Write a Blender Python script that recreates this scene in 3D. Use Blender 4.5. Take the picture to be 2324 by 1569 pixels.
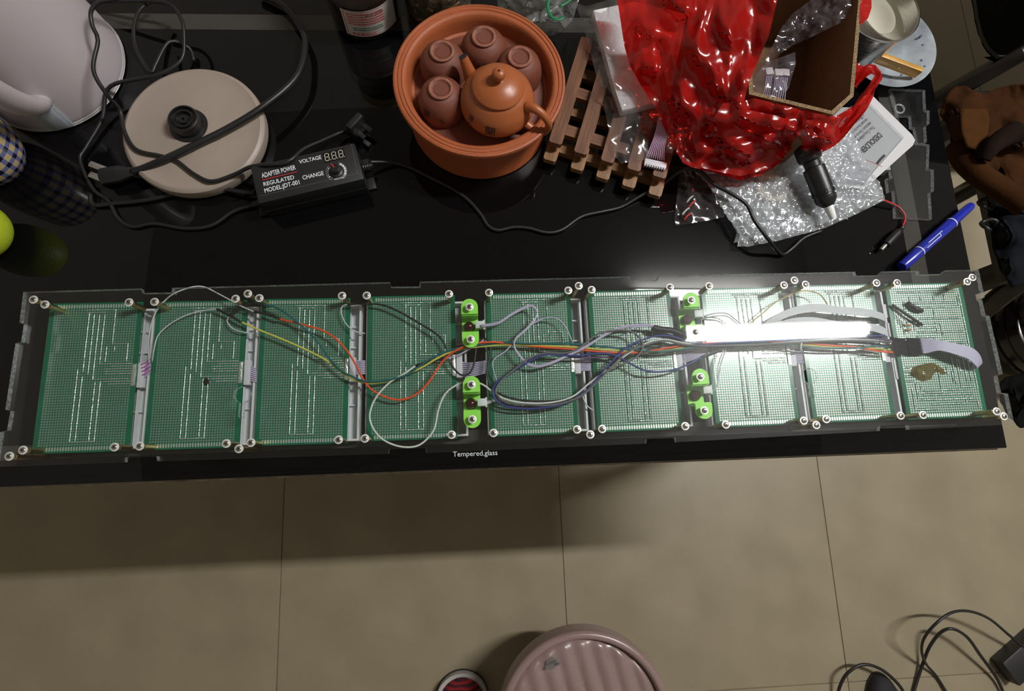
import bpy, bmesh, math, random
from mathutils import Vector, Matrix, noise
from mathutils.geometry import tessellate_polygon, delaunay_2d_cdt
random.seed(7)
for o in list(bpy.data.objects): bpy.data.objects.remove(o)
SC = bpy.context.scene
COL = SC.collection

# ------------------------------------------------------------------ camera
T = 0.70                      # height of the desk top
ZC = T + 0.0216 + 0.5918      # height of the phone camera
F = 1316.2                    # focal length in pixels of the 2324 x 1569 frame
IW, IH = 2324.0, 1569.0
AX, AY, AZ = -0.2028444, 0.05685378, 0.03797758
R3 = (Matrix.Rotation(AX, 3, 'X') @ Matrix.Rotation(AY, 3, 'Y') @ Matrix.Rotation(AZ, 3, 'Z'))
RT = R3.transposed()
CAMPOS = Vector((0, 0, ZC))
cam = bpy.data.cameras.new('camera'); cam.sensor_fit = 'HORIZONTAL'; cam.sensor_width = 36.0
cam.lens = F / IW * 36.0; cam.clip_start = 0.02
cob = bpy.data.objects.new('camera', cam); COL.objects.link(cob)
cob.matrix_world = Matrix.Translation(CAMPOS) @ RT.to_4x4()
SC.camera = cob

# ------------------------------------------------------------------ world and exposure
w = bpy.data.worlds.new('room_ambience'); SC.world = w; w.use_nodes = True
bg = w.node_tree.nodes['Background']
bg.inputs[0].default_value = (1.0, 0.88, 0.70, 1); bg.inputs[1].default_value = 0.205
SC.view_settings.view_transform = 'Standard'; SC.view_settings.look = 'None'
SC.view_settings.gamma = 1.0; SC.view_settings.use_curve_mapping = False
SC.view_settings.exposure = 0.0

def P(px, py, z):
    """point at height z seen at photo pixel (px, py)"""
    d = RT @ Vector(((px - IW / 2) / F, -(py - IH / 2) / F, -1.0))
    return CAMPOS + d * ((z - ZC) / d.z)

# ceiling lamp: its mirror image in the acrylic sheet (height T + 0.047) is the white bar of the photograph
LAMP_Z, LAMP_W, LAMP_POWER = 3.20, 0.078, 345.0
_a = P(1556, 756, 2 * (T + 0.047) - LAMP_Z); _b = P(1962, 749, 2 * (T + 0.047) - LAMP_Z)
LAMP_X0, LAMP_X1, LAMP_Y = _a.x, _b.x, (_a.y + _b.y) / 2

# ------------------------------------------------------------------ materials
MATS = {}
def nodes_of(name):
    m = bpy.data.materials.new(name); m.use_nodes = True
    nt = m.node_tree
    return m, nt, nt.nodes, nt.links
def mat(name, col, rough=0.5, metal=0.0, var=0.0, scale=40.0, bump=0.0, bscale=None, spec=0.5, trans=0.0, sss=0.0, coat=0.0, emit=None, ecol=None, rvar=0.0, stretch=None, col2=None):
    if name in MATS: return MATS[name]
    m, nt, N, L = nodes_of(name)
    b = N['Principled BSDF']
    c = (col[0], col[1], col[2], 1)
    b.inputs['Base Color'].default_value = c
    b.inputs['Roughness'].default_value = rough
    b.inputs['Metallic'].default_value = metal
    b.inputs['Specular IOR Level'].default_value = spec
    if trans: b.inputs['Transmission Weight'].default_value = trans
    if sss:
        b.inputs['Subsurface Weight'].default_value = sss
        b.inputs['Subsurface Radius'].default_value = (0.004, 0.003, 0.002)
    if coat: b.inputs['Coat Weight'].default_value = coat; b.inputs['Coat Roughness'].default_value = 0.05
    if emit is not None:
        b.inputs['Emission Color'].default_value = (*(ecol or col), 1); b.inputs['Emission Strength'].default_value = emit
    if var or bump or rvar:
        tc = N.new('ShaderNodeTexCoord'); src = tc.outputs['Object']
        if stretch:
            mp = N.new('ShaderNodeMapping'); mp.inputs['Scale'].default_value = stretch
            L.new(src, mp.inputs['Vector']); src = mp.outputs['Vector']
        nz = N.new('ShaderNodeTexNoise'); nz.inputs['Scale'].default_value = scale; nz.inputs['Detail'].default_value = 6
        L.new(src, nz.inputs['Vector'])
        if var:
            mx = N.new('ShaderNodeMix'); mx.data_type = 'RGBA'
            a = tuple(max(0, x * (1 - var)) for x in col); d = tuple(min(1, x * (1 + var)) for x in col)
            if col2: d = col2
            mx.inputs[6].default_value = (*a, 1); mx.inputs[7].default_value = (*d, 1)
            rp = N.new('ShaderNodeMapRange'); rp.inputs[1].default_value = 0.3; rp.inputs[2].default_value = 0.7
            L.new(nz.outputs['Fac'], rp.inputs[0]); L.new(rp.outputs[0], mx.inputs[0]); L.new(mx.outputs[2], b.inputs['Base Color'])
        if rvar:
            rr = N.new('ShaderNodeMapRange'); rr.inputs[3].default_value = max(0, rough - rvar); rr.inputs[4].default_value = rough + rvar
            rr.inputs[1].default_value = 0.35; rr.inputs[2].default_value = 0.7
            L.new(nz.outputs['Fac'], rr.inputs[0]); L.new(rr.outputs[0], b.inputs['Roughness'])
        if bump:
            n2 = N.new('ShaderNodeTexNoise'); n2.inputs['Scale'].default_value = bscale or scale * 4; n2.inputs['Detail'].default_value = 4
            L.new(src, n2.inputs['Vector'])
            bp = N.new('ShaderNodeBump'); bp.inputs['Strength'].default_value = bump; bp.inputs['Distance'].default_value = 0.002
            L.new(n2.outputs['Fac'], bp.inputs['Height']); L.new(bp.outputs[0], b.inputs['Normal'])
    MATS[name] = m
    return m
def film(name, tint, body, opacity, rough=0.12, gloss=1.0, ior=1.5, transl=0.6, nscale=30.0, haze=0.0, ovar=0.0, bump=0.0):
    """thin clear or coloured plastic: see-through, partly scattering, glossy on top"""
    if name in MATS: return MATS[name]
    m, nt, N, L = nodes_of(name); N.remove(N['Principled BSDF']); out = N['Material Output']
    tr = N.new('ShaderNodeBsdfTransparent'); tr.inputs[0].default_value = (*tint, 1)
    df = N.new('ShaderNodeBsdfDiffuse'); df.inputs[0].default_value = (*body, 1)
    tl = N.new('ShaderNodeBsdfTranslucent'); tl.inputs[0].default_value = (*body, 1)
    mb = N.new('ShaderNodeMixShader'); mb.inputs[0].default_value = transl
    L.new(df.outputs[0], mb.inputs[1]); L.new(tl.outputs[0], mb.inputs[2])
    m1 = N.new('ShaderNodeMixShader'); m1.inputs[0].default_value = opacity
    tc = N.new('ShaderNodeTexCoord'); nz = N.new('ShaderNodeTexNoise'); nz.inputs['Scale'].default_value = nscale; nz.inputs['Detail'].default_value = 5
    L.new(tc.outputs['Object'], nz.inputs['Vector'])
    if ovar:
        mr = N.new('ShaderNodeMapRange'); mr.inputs[1].default_value = 0.3; mr.inputs[2].default_value = 0.7
        mr.inputs[3].default_value = max(0, opacity - ovar); mr.inputs[4].default_value = min(1, opacity + ovar)
        L.new(nz.outputs['Fac'], mr.inputs[0]); L.new(mr.outputs[0], m1.inputs[0])
    L.new(tr.outputs[0], m1.inputs[1]); L.new(mb.outputs[0], m1.inputs[2])
    gl = N.new('ShaderNodeBsdfGlossy'); gl.inputs['Roughness'].default_value = rough
    lw = N.new('ShaderNodeLayerWeight'); pw = N.new('ShaderNodeMath'); pw.operation = 'POWER'; pw.inputs[1].default_value = 5.0
    fr = N.new('ShaderNodeMath'); fr.operation = 'MULTIPLY_ADD'; f0 = ((ior - 1) / (ior + 1)) ** 2
    fr.inputs[1].default_value = 1 - f0; fr.inputs[2].default_value = f0
    L.new(lw.outputs['Facing'], pw.inputs[0]); L.new(pw.outputs[0], fr.inputs[0])
    if bump:
        bp = N.new('ShaderNodeBump'); bp.inputs['Strength'].default_value = bump; bp.inputs['Distance'].default_value = 0.002
        L.new(nz.outputs['Fac'], bp.inputs['Height'])
        L.new(bp.outputs[0], gl.inputs['Normal']); L.new(bp.outputs[0], df.inputs['Normal'])
    mu = N.new('ShaderNodeMath'); mu.operation = 'MULTIPLY'; mu.inputs[1].default_value = gloss; mu.use_clamp = True
    L.new(fr.outputs[0], mu.inputs[0])
    m2 = N.new('ShaderNodeMixShader'); L.new(mu.outputs[0], m2.inputs[0]); L.new(m1.outputs[0], m2.inputs[1]); L.new(gl.outputs[0], m2.inputs[2])
    last = m2
    if haze:
        g2 = N.new('ShaderNodeBsdfGlossy'); g2.inputs['Roughness'].default_value = 0.33
        m3 = N.new('ShaderNodeMixShader'); m3.inputs[0].default_value = haze
        L.new(m2.outputs[0], m3.inputs[1]); L.new(g2.outputs[0], m3.inputs[2]); last = m3
    L.new(last.outputs[0], out.inputs[0])
    MATS[name] = m
    return m

# ------------------------------------------------------------------ mesh helpers
def mesh(name, verts, faces, mats, smooth=False, fm=None):
    me = bpy.data.meshes.new(name); me.from_pydata([tuple(v) for v in verts], [], faces)
    if not isinstance(mats, (list, tuple)): mats = [mats]
    for m in mats: me.materials.append(m)
    if fm:
        for p, i in zip(me.polygons, fm): p.material_index = i
    if smooth:
        for p in me.polygons: p.use_smooth = True
    me.update(); return me
def place(name, me, parent=None, M=None):
    o = bpy.data.objects.new(name, me); COL.objects.link(o)
    if parent is not None:
        o.parent = parent
        if parent.type == 'EMPTY': o.matrix_parent_inverse = Matrix.Translation(-parent.location)
    if M is not None: o.matrix_basis = M
    return o
def thing(name, label, cat, loc, group=None):
    o = bpy.data.objects.new(name, None); COL.objects.link(o); o.location = loc; o.empty_display_size = 0.02
    o['label'] = label; o['category'] = cat
    if group: o['group'] = group
    return o
def tag(o, label, cat, group=None):
    o['label'] = label; o['category'] = cat
    if group: o['group'] = group
    return o
def merge(*parts):
    V, Fc, Mi = [], [], []
    for i, (v, f) in enumerate(parts):
        k = len(V); V += list(v); Fc += [tuple(a + k for a in q) for q in f]; Mi += [i] * len(f)
    return V, Fc, Mi
def crom(pts, step=0.003, closed=False):
    """Catmull-Rom resampling of 3-D points (last item may carry a radius as 4th)"""
    n = len(pts); out = []
    rng = range(n if closed else n - 1)
    for i in rng:
        if closed: p0, p1, p2, p3 = pts[(i - 1) % n], pts[i], pts[(i + 1) % n], pts[(i + 2) % n]
        else: p0, p1, p2, p3 = pts[max(i - 1, 0)], pts[i], pts[i + 1], pts[min(i + 2, n - 1)]
        k = max(2, min(14, int((p2 - p1).length / step)))
        for j in range(k):
            t = j / k
            out.append(0.5 * ((2 * p1) + (p2 - p0) * t + (2 * p0 - 5 * p1 + 4 * p2 - p3) * t * t + (3 * p1 - p0 - 3 * p2 + p3) * t ** 3))
    if not closed: out.append(pts[-1].copy())
    return out
def tube_geo(path, r, sides=7, closed=False, flat=1.0, rfn=None, up=None):
    n = len(path); V, Fc = [], []
    tan = []
    for i in range(n):
        a = path[(i + 1) % n] if (closed or i < n - 1) else path[i]
        b = path[(i - 1) % n] if (closed or i > 0) else path[i]
        t = a - b
        tan.append(t.normalized() if t.length > 1e-9 else Vector((0, 0, 1)))
    nrm = Vector(up) if up else (Vector((0, 0, 1)) if abs(tan[0].z) < 0.9 else Vector((1, 0, 0)))
    for i in range(n):
        t = tan[i]
        if up: nrm = Vector(up)
        nn = nrm - t * nrm.dot(t)
        if nn.length < 1e-6: nn = t.orthogonal()
        nrm = nn.normalized(); bn = t.cross(nrm)
        rr = r if rfn is None else r * rfn(i / (n - 1))
        for k in range(sides):
            a = 2 * math.pi * k / sides
            V.append(path[i] + nrm * (math.cos(a) * rr * flat) + bn * (math.sin(a) * rr))
    for i in range(n if closed else n - 1):
        for k in range(sides):
            j = (i + 1) % n
            Fc.append((i * sides + k, i * sides + (k + 1) % sides, j * sides + (k + 1) % sides, j * sides + k))
    if not closed:
        Fc.append(tuple(range(sides - 1, -1, -1))); Fc.append(tuple((n - 1) * sides + k for k in range(sides)))
    return V, Fc
def tube(name, pts, r, m, parent=None, sides=7, closed=False, flat=1.0, rfn=None, step=0.003, up=None):
    V, Fc = tube_geo(crom([Vector(p) for p in pts], step, closed), r, sides, closed, flat, rfn, up)
    return place(name, mesh(name, V, Fc, m, True), parent)
def pxz(pts, z):
    """[(px, py[, height over desk])] -> world points"""
    out = []
    for q in pts:
        out.append(P(q[0], q[1], T + (q[2] if len(q) > 2 else z)))
    return out
def lathe_geo(prof, seg=48):
    V, Fc = [], []; n = len(prof)
    for (r, z) in prof:
        for k in range(seg):
            a = 2 * math.pi * k / seg; V.append(Vector((r * math.cos(a), r * math.sin(a), z)))
    for i in range(n - 1):
        for k in range(seg):
            Fc.append((i * seg + k, i * seg + (k + 1) % seg, (i + 1) * seg + (k + 1) % seg, (i + 1) * seg + k))
    if prof[0][0] > 1e-6: Fc.append(tuple(range(seg - 1, -1, -1)))
    if prof[-1][0] > 1e-6: Fc.append(tuple((n - 1) * seg + k for k in range(seg)))
    return V, Fc
def smooth_prof(prof, k=5):
    pts = [Vector((a, b, 0)) for a, b in prof]; out = []
    for i in range(len(pts) - 1):
        p0, p1, p2, p3 = pts[max(i - 1, 0)], pts[i], pts[i + 1], pts[min(i + 2, len(pts) - 1)]
        for j in range(k):
            t = j / k; v = 0.5 * ((2 * p1) + (p2 - p0) * t + (2 * p0 - 5 * p1 + 4 * p2 - p3) * t * t + (3 * p1 - p0 - 3 * p2 + p3) * t ** 3)
            out.append((max(0, v.x), v.y))
    out.append(prof[-1]); return out
def autosmooth(me, deg=35):
    for p in me.polygons: p.use_smooth = True
    try: me.set_sharp_from_angle(angle=math.radians(deg))
    except Exception: pass
    return me
def lathe(name, prof, m, parent=None, M=None, seg=48, deg=35):
    V, Fc = lathe_geo(prof, seg)
    me = mesh(name, V, Fc, m); autosmooth(me, deg)
    return place(name, me, parent, M)
def box_geo(x0, x1, y0, y1, z0, z1):
    V = [Vector(p) for p in ((x0, y0, z0), (x1, y0, z0), (x1, y1, z0), (x0, y1, z0), (x0, y0, z1), (x1, y0, z1), (x1, y1, z1), (x0, y1, z1))]
    return V, [(3, 2, 1, 0), (4, 5, 6, 7), (0, 1, 5, 4), (1, 2, 6, 5), (2, 3, 7, 6), (3, 0, 4, 7)]
def bev_mesh(name, geo, m, bevel=0.001, seg=2):
    V, Fc = geo
    me = mesh(name, V, Fc, m)
    if bevel:
        bm = bmesh.new(); bm.from_mesh(me)
        bmesh.ops.bevel(bm, geom=list(bm.edges), offset=bevel, segments=seg, affect='EDGES', profile=0.6)
        bm.to_mesh(me); bm.free(); autosmooth(me, 40)
    return me
def box(name, x0, x1, y0, y1, z0, z1, m, parent=None, M=None, bevel=0.001):
    return place(name, bev_mesh(name, box_geo(x0, x1, y0, y1, z0, z1), m, bevel), parent, M)
def prism_geo(loops, z0, z1):
    """loops: outer first, then holes; lists of (x, y)"""
    flat = [p for l in loops for p in l]; n = len(flat)
    tri = tessellate_polygon([[Vector((a, b, 0)) for a, b in l] for l in loops])
    V = [Vector((a, b, z0)) for a, b in flat] + [Vector((a, b, z1)) for a, b in flat]
    Fc, side = [], []
    for t in tri:
        a, b, c = t
        if (Vector(flat[b]) - Vector(flat[a])).cross(Vector(flat[c]) - Vector(flat[a])) < 0: a, c = c, a
        Fc.append((a + n, b + n, c + n)); Fc.append((c, b, a)); side += [0, 0]
    k = 0
    for l in loops:
        m_ = len(l)
        ar = sum(l[i][0] * l[(i + 1) % m_][1] - l[(i + 1) % m_][0] * l[i][1] for i in range(m_))
        hole = l is not loops[0]
        for i in range(m_):
            a, b = k + i, k + (i + 1) % m_
            q = (a, b, b + n, a + n)
            if (ar < 0) != hole: q = q[::-1]
            Fc.append(q); side.append(1)
        k += m_
    return V, Fc, side
def frame_px(a, b, z):
    """matrix with origin at photo point a, x axis towards photo point b, z up"""
    A, B = P(a[0], a[1], z), P(b[0], b[1], z)
    x = (B - A).normalized(); y = Vector((-x.y, x.x, 0))
    return Matrix(((x.x, y.x, 0, A.x), (x.y, y.y, 0, A.y), (0, 0, 1, z), (0, 0, 0, 1))), (B - A).length
def axis_matrix(A, B, up=(0, 0, 1)):
    """matrix with origin at A and local z towards B"""
    z = (B - A).normalized(); x = Vector(up).cross(z)
    if x.length < 1e-6: x = Vector((1, 0, 0))
    x.normalize(); y = z.cross(x)
    return Matrix(((x.x, y.x, z.x, A.x), (x.y, y.y, z.y, A.y), (x.z, y.z, z.z, A.z), (0, 0, 0, 1)))
def text_mesh(s, size=1.0, bold=0.0):
    cu = bpy.data.curves.new('lettering', 'FONT'); cu.body = s; cu.size = size; cu.offset = bold; cu.resolution_u = 3
    ob = bpy.data.objects.new('lettering', cu); COL.objects.link(ob)
    dg = bpy.context.evaluated_depsgraph_get()
    me = bpy.data.meshes.new_from_object(ob.evaluated_get(dg))
    bpy.data.objects.remove(ob); bpy.data.curves.remove(cu)
    return me
def text_px(name, s, a, b, z, m, parent, hs=1.0, bold=0.0, dz=0.0003):
    """flat print whose base line runs between two photo points"""
    me = text_mesh(s, 1.0, bold); M, w_ = frame_px(a, b, z + dz)
    xs = [v.co.x for v in me.vertices]; 
    if not xs: return None
    x0, x1 = min(xs), max(xs); k = w_ / (x1 - x0)
    for v in me.vertices: v.co = M @ Vector(((v.co.x - x0) * k, v.co.y * k * hs, 0))
    me.materials.clear(); me.materials.append(m); me.name = name
    return place(name, me, parent)
def poly_inside(x, y, poly):
    c = False; n = len(poly); j = n - 1
    for i in range(n):
        xi, yi = poly[i][0], poly[i][1]; xj, yj = poly[j][0], poly[j][1]
        if (yi > y) != (yj > y) and x < (xj - xi) * (y - yi) / (yj - yi) + xi: c = not c
        j = i
    return c
def sheet_geo(outline, zc, step=7.0, wrinkle=None, bump=None, power=2.5, seed=0, holes=()):
    """crumpled sheet: outline in photo pixels, heights over the desk given at control points (px, py, z)"""
    rnd = random.Random(seed); bnd = []
    loops = []
    for poly in [outline] + list(holes):
        st = len(bnd); n = len(poly)
        for i in range(n):
            a, b = Vector(poly[i][:2]), Vector(poly[(i + 1) % n][:2]); k = max(1, int((b - a).length / step))
            for j in range(k): bnd.append(a + (b - a) * (j / k))
        loops.append((st, len(bnd)))
    xs = [p.x for p in bnd]; ys = [p.y for p in bnd]; pts = list(bnd)
    y = min(ys); row = 0
    while y < max(ys):
        x = min(xs) + (row % 2) * step / 2
        while x < max(xs):
            if poly_inside(x, y, outline) and not any(poly_inside(x, y, h) for h in holes):
                if min((p.x - x) ** 2 + (p.y - y) ** 2 for p in bnd) > (0.6 * step) ** 2:
                    pts.append(Vector((x + rnd.uniform(-.2, .2) * step, y + rnd.uniform(-.2, .2) * step)))
            x += step
        y += step * 0.87; row += 1
    edges = [(i, i + 1 if i + 1 < e else s) for s, e in loops for i in range(s, e)]
    vs, es, fs, *_ = delaunay_2d_cdt(pts, edges, [], 1 if not holes else 2, 1e-4)
    if holes: fs = [f for f in fs if not any(poly_inside(sum(vs[i].x for i in f) / 3, sum(vs[i].y for i in f) / 3, h) for h in holes)]
    V = []
    for p in vs:
        sw = sz = 0
        for (cx, cy, z) in zc:
            d2 = (p.x - cx) ** 2 + (p.y - cy) ** 2 + 4; q = d2 ** (-power / 2); sw += q; sz += q * z
        z = sz / sw
        if wrinkle:
            for (amp, sc, rid) in wrinkle:
                sx_, sy_ = sc if isinstance(sc, tuple) else (sc, sc)
                nv = noise.noise(Vector((p.x / sx_, p.y / sy_, seed * 3.1)))
                z += amp * ((1 - 2 * abs(nv)) if rid else nv)
        q = P(p.x, p.y, T + z)
        if bump:
            rad, pit, hh = bump
            gy = round(q.y / (pit * 0.866)); gx = round((q.x - (gy % 2) * pit / 2) / pit)
            d = math.hypot(q.x - gx * pit - (gy % 2) * pit / 2, q.y - gy * pit * 0.866)
            q.z += hh * max(0, 1 - (d / rad) ** 2)
        V.append(q)
    Fc = []
    for f in fs:
        a, b, c = f[:3]
        if (V[b] - V[a]).cross(V[c] - V[a]).z < 0: f = f[::-1]
        Fc.append(tuple(f))
    return V, Fc
def sheet(name, outline, zc, m, parent=None, smooth=True, thick=0.0, **kw):
    V, Fc = sheet_geo(outline, zc, **kw)
    me = mesh(name, V, Fc, m, smooth)
    o = place(name, me, parent)
    if thick:
        md = o.modifiers.new('thickness', 'SOLIDIFY'); md.thickness = thick; md.offset = -1
    return o
def plist(pts, d):
    return [(a + d[0], b + d[1]) for a, b in pts]

# colours
M_BLACK = mat('black_rubber', (0.012, 0.012, 0.013), 0.42, var=0.2)
M_BLACKP = mat('black_plastic', (0.013, 0.013, 0.014), 0.38, var=0.15, bump=0.08, bscale=900)
M_WHITEP = mat('white_plastic', (0.72, 0.72, 0.74), 0.42)
M_PRINTW = mat('white_print', (0.78, 0.83, 0.86), 0.6)
M_PRINTK = mat('black_print', (0.015, 0.013, 0.012), 0.7)
M_PRINTR = mat('red_print', (0.75, 0.03, 0.03), 0.6)
M_NICKEL = mat('nickel_steel', (0.72, 0.71, 0.68), 0.24, 1.0, rvar=0.08, scale=300)
M_BRASS = mat('brass', (0.62, 0.47, 0.22), 0.3, 1.0)
M_HOLESHADE = mat('hole_shade', (0.01, 0.012, 0.012), 0.8)  # flat dark colour stands in for the shade inside holes and slots

# ================================================================== the room
M_TILE = mat('beige_floor_tile', (0.268, 0.226, 0.150), 0.42, var=0.09, scale=9, bump=0.05, bscale=120, rvar=0.08, spec=0.35)
M_GROUT = mat('tile_grout', (0.17, 0.135, 0.09), 0.9, var=0.2)
fl = place('floor', mesh('floor', *box_geo(-2.26, 2.6, -1.72, 2.54, -0.05, -0.0016), M_GROUT)); fl['kind'] = 'structure'
PIT = 0.597; TX, TY = 0.178, -0.484
tile_me = bev_mesh('tile', box_geo(0.0008, PIT - 0.0008, 0.0008, PIT - 0.0008, -0.02, 0.0), M_TILE, 0.0006, 1)
for i in range(-4, 4):
    for j in range(-2, 5):
        place('tile', tile_me, fl, Matrix.Translation((TX + i * PIT, TY + j * PIT, 0)))
M_CEIL = mat('ceiling_paint', (0.55, 0.54, 0.52), 0.9, var=0.04, scale=6)
ce = place('ceiling', mesh('ceiling', *box_geo(-2.26, 2.6, -1.72, 2.54, LAMP_Z + 0.012, LAMP_Z + 0.06), M_CEIL)); ce['kind'] = 'structure'
# flush batten lamp on the ceiling (its mirror image is the white bar on the acrylic sheet)
lp = thing('ceiling_lamp', 'white batten ceiling lamp mirrored as a bright bar in the acrylic sheet', 'lamp', ((LAMP_X0 + LAMP_X1) / 2, LAMP_Y, LAMP_Z))
M_LH = mat('lamp_housing', (0.8, 0.8, 0.8), 0.5)
box('housing', LAMP_X0 - 0.03, LAMP_X1 + 0.03, LAMP_Y - 0.055, LAMP_Y + 0.055, LAMP_Z, LAMP_Z + 0.0115, M_LH, lp, bevel=0.002)
V, Fc = [], []; NS = 12
for k in range(2):
    for a in range(NS + 1):
        t = math.pi + math.pi * a / NS; V.append((LAMP_X0 if k == 0 else LAMP_X1, LAMP_Y + LAMP_W / 2 * math.cos(t), LAMP_Z - 0.0005 + LAMP_W / 2 * math.sin(t)))
for a in range(NS): Fc.append((a, a + 1, NS + 2 + a, NS + 1 + a))
Fc += [tuple(range(NS, -1, -1)), tuple(range(NS + 1, 2 * NS + 2)), (0, NS + 1, 2 * NS + 1, NS)]
place('diffuser', mesh('diffuser', V, Fc, mat('lamp_light', (0.9, 0.95, 1.0), 0.5, emit=LAMP_POWER, ecol=(1.0, 0.985, 0.96))), lp)
for x in (LAMP_X0 - 0.013, LAMP_X1 + 0.013):
    box('end_cap', x - 0.012, x + 0.012, LAMP_Y - LAMP_W / 2, LAMP_Y + LAMP_W / 2, LAMP_Z - LAMP_W / 2, LAMP_Z - 0.0005, M_LH, lp, bevel=0.004)

# ================================================================== desk
DX0, DX1, DY0, DY1 = -0.62, 0.579, -0.004, 0.588
desk = thing('glass_desk', 'black tempered glass desk carrying the circuit panel and tea things', 'desk', ((DX0 + DX1) / 2, (DY0 + DY1) / 2, 0))
M_GLASSK = mat('black_glass', (0.003, 0.003, 0.0035), 0.014, spec=0.40, var=0.1)
M_BAND = mat('grey_border_band', (0.050, 0.048, 0.044), 0.06, spec=0.5, var=0.1, scale=20)
me = bev_mesh('glass_top', box_geo(DX0, DX1, DY0, DY1, T - 0.008, T), M_GLASSK, 0.0012, 2)
place('glass_top', me, desk)
# border band printed into the glass, four strips
bi, bo = 0.074, 0.053
fb0, fb1 = DY0 + 0.026, DY0 + 0.040
zb = T + 0.0002
for (x0, x1, y0, y1) in ((DX0 + bo, DX1 - bo, DY1 - bi, DY1 - bo), (DX0 + bo, DX1 - bo, fb0, fb1), (DX1 - bi, DX1 - bo, fb1, DY1 - bi), (DX0 + bo, DX0 + bi, fb1, DY1 - bi)):
    place('border_band', mesh('border_band', [(x0, y0, zb), (x1, y0, zb), (x1, y1, zb), (x0, y1, zb)], [(0, 1, 2, 3)], M_BAND), desk)
M_DESKF = mat('dark_desk_frame', (0.02, 0.018, 0.017), 0.5)
M_EDGE = mat('desk_edge_trim', (0.30, 0.25, 0.19), 0.35, var=0.5, scale=90)
box('edge_trim', DX0 + 0.004, DX1 - 0.003, DY0 - 0.0015, DY0 + 0.004, T - 0.022, T - 0.0085, M_EDGE, desk, bevel=0.0008)
box('edge_trim', DX1 - 0.004, DX1 + 0.0012, DY0 + 0.002, DY1 - 0.004, T - 0.022, T - 0.0085, M_EDGE, desk, bevel=0.0008)
box('frame', DX0 + 0.005, DX1 - 0.005, DY0 + 0.005, DY1 - 0.005, T - 0.03, T - 0.0085, M_DESKF, desk, bevel=0.001)
for x in (DX0 + 0.03, DX1 - 0.06):
    for y in (DY0 + 0.06, DY1 - 0.06):
        box('leg', x, x + 0.03, y, y + 0.03, 0.0, T - 0.03, M_DESKF, desk, bevel=0.002)
text_px('lettering', 'Tempered.glass', (1028, 1037), (1129, 1033), T, M_PRINTW, desk, 1.0, 0.0, 0.0004)

# ================================================================== the circuit panel
ZPT = T + 0.0470          # top of the clear back sheet
ZPB = T + 0.0420          # its underside
ZB1 = T + 0.0216          # top of the circuit boards
ZB0 = T + 0.0200
panel = thing('circuit_panel', 'long clear acrylic panel with nine green circuit boards, coloured wires and green brackets', 'circuit panel', (0.055, 0.1, T))
M_ACR = film('clear_acrylic', (0.97, 0.985, 0.98), (0.9, 0.93, 0.95), 0.002, rough=0.018, gloss=1.0, haze=0.0034, transl=0.2)
M_ACRE = film('cut_acrylic_edge', (0.95, 0.97, 0.97), (0.8, 0.84, 0.86), 0.34, rough=0.25, gloss=1.4, transl=0.5, nscale=300, ovar=0.2)
def px_loop(pts, z): return [(P(a, b, z).x, P(a, b, z).y) for a, b in pts]
plate_px = [(53, 662.5), (320, 655), (323, 665), (389, 664), (391, 653.5), (885, 640.5), (887, 651), (951, 650.5), (953.5, 639.5), (1429, 627.5), (1432, 637), (1492, 636), (1495.5, 626),
            (1940, 617), (1944, 626), (1995, 625), (2001, 616.5), (2084, 615), (2088, 623.5), (2139, 622), (2146, 613.7), (2221, 612.3),
            (2235, 675), (2228.5, 678.5), (2236.6, 715), (2245.7, 717.5), (2276, 849), (2263.6, 852.8), (2272, 891.8), (2287.7, 894), (2302, 963),
            (2064, 975.5), (2062, 965), (1998, 968), (1996, 978.5), (1535, 1004), (1533, 994), (1468, 996.5), (1466, 1007), (967, 1028), (965, 1017), (883, 1019.5), (881, 1030), (357, 1047), (355, 1036), (284, 1038.5), (282, 1049.5), (-12, 1060),
            (0, 981), (16, 977), (23.5, 933), (12, 930), (35, 780), (48, 776), (54, 735.5), (44, 733)]
def keyhole(cx, cy, r, down):
    c = P(cx, cy, ZPT); rr = r * 0.00044; out = []
    for k in range(26):
        a = math.radians(-90 + 14 + (332) * k / 25); out.append((c.x + rr * math.cos(a), c.y + rr * math.sin(a)))
    L_ = down * 0.00044; hw = rr * 0.3
    out += [(c.x - hw, c.y - rr - L_ * 0.9), (c.x - hw * 0.6, c.y - rr - L_), (c.x + hw * 0.6, c.y - rr - L_), (c.x + hw, c.y - rr - L_ * 0.9)]
    return out
loops = [px_loop(plate_px, ZPT), keyhole(548.5, 896, 18, 32), keyhole(1839.5, 853, 18, 32)]
V, Fc, sd = prism_geo(loops, ZPB, ZPT)
place('back_sheet', mesh('back_sheet', V, Fc, [M_ACR, M_ACRE], fm=sd), panel)['label'] = 'clear acrylic sheet with cut tabs and keyhole slots'

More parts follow.
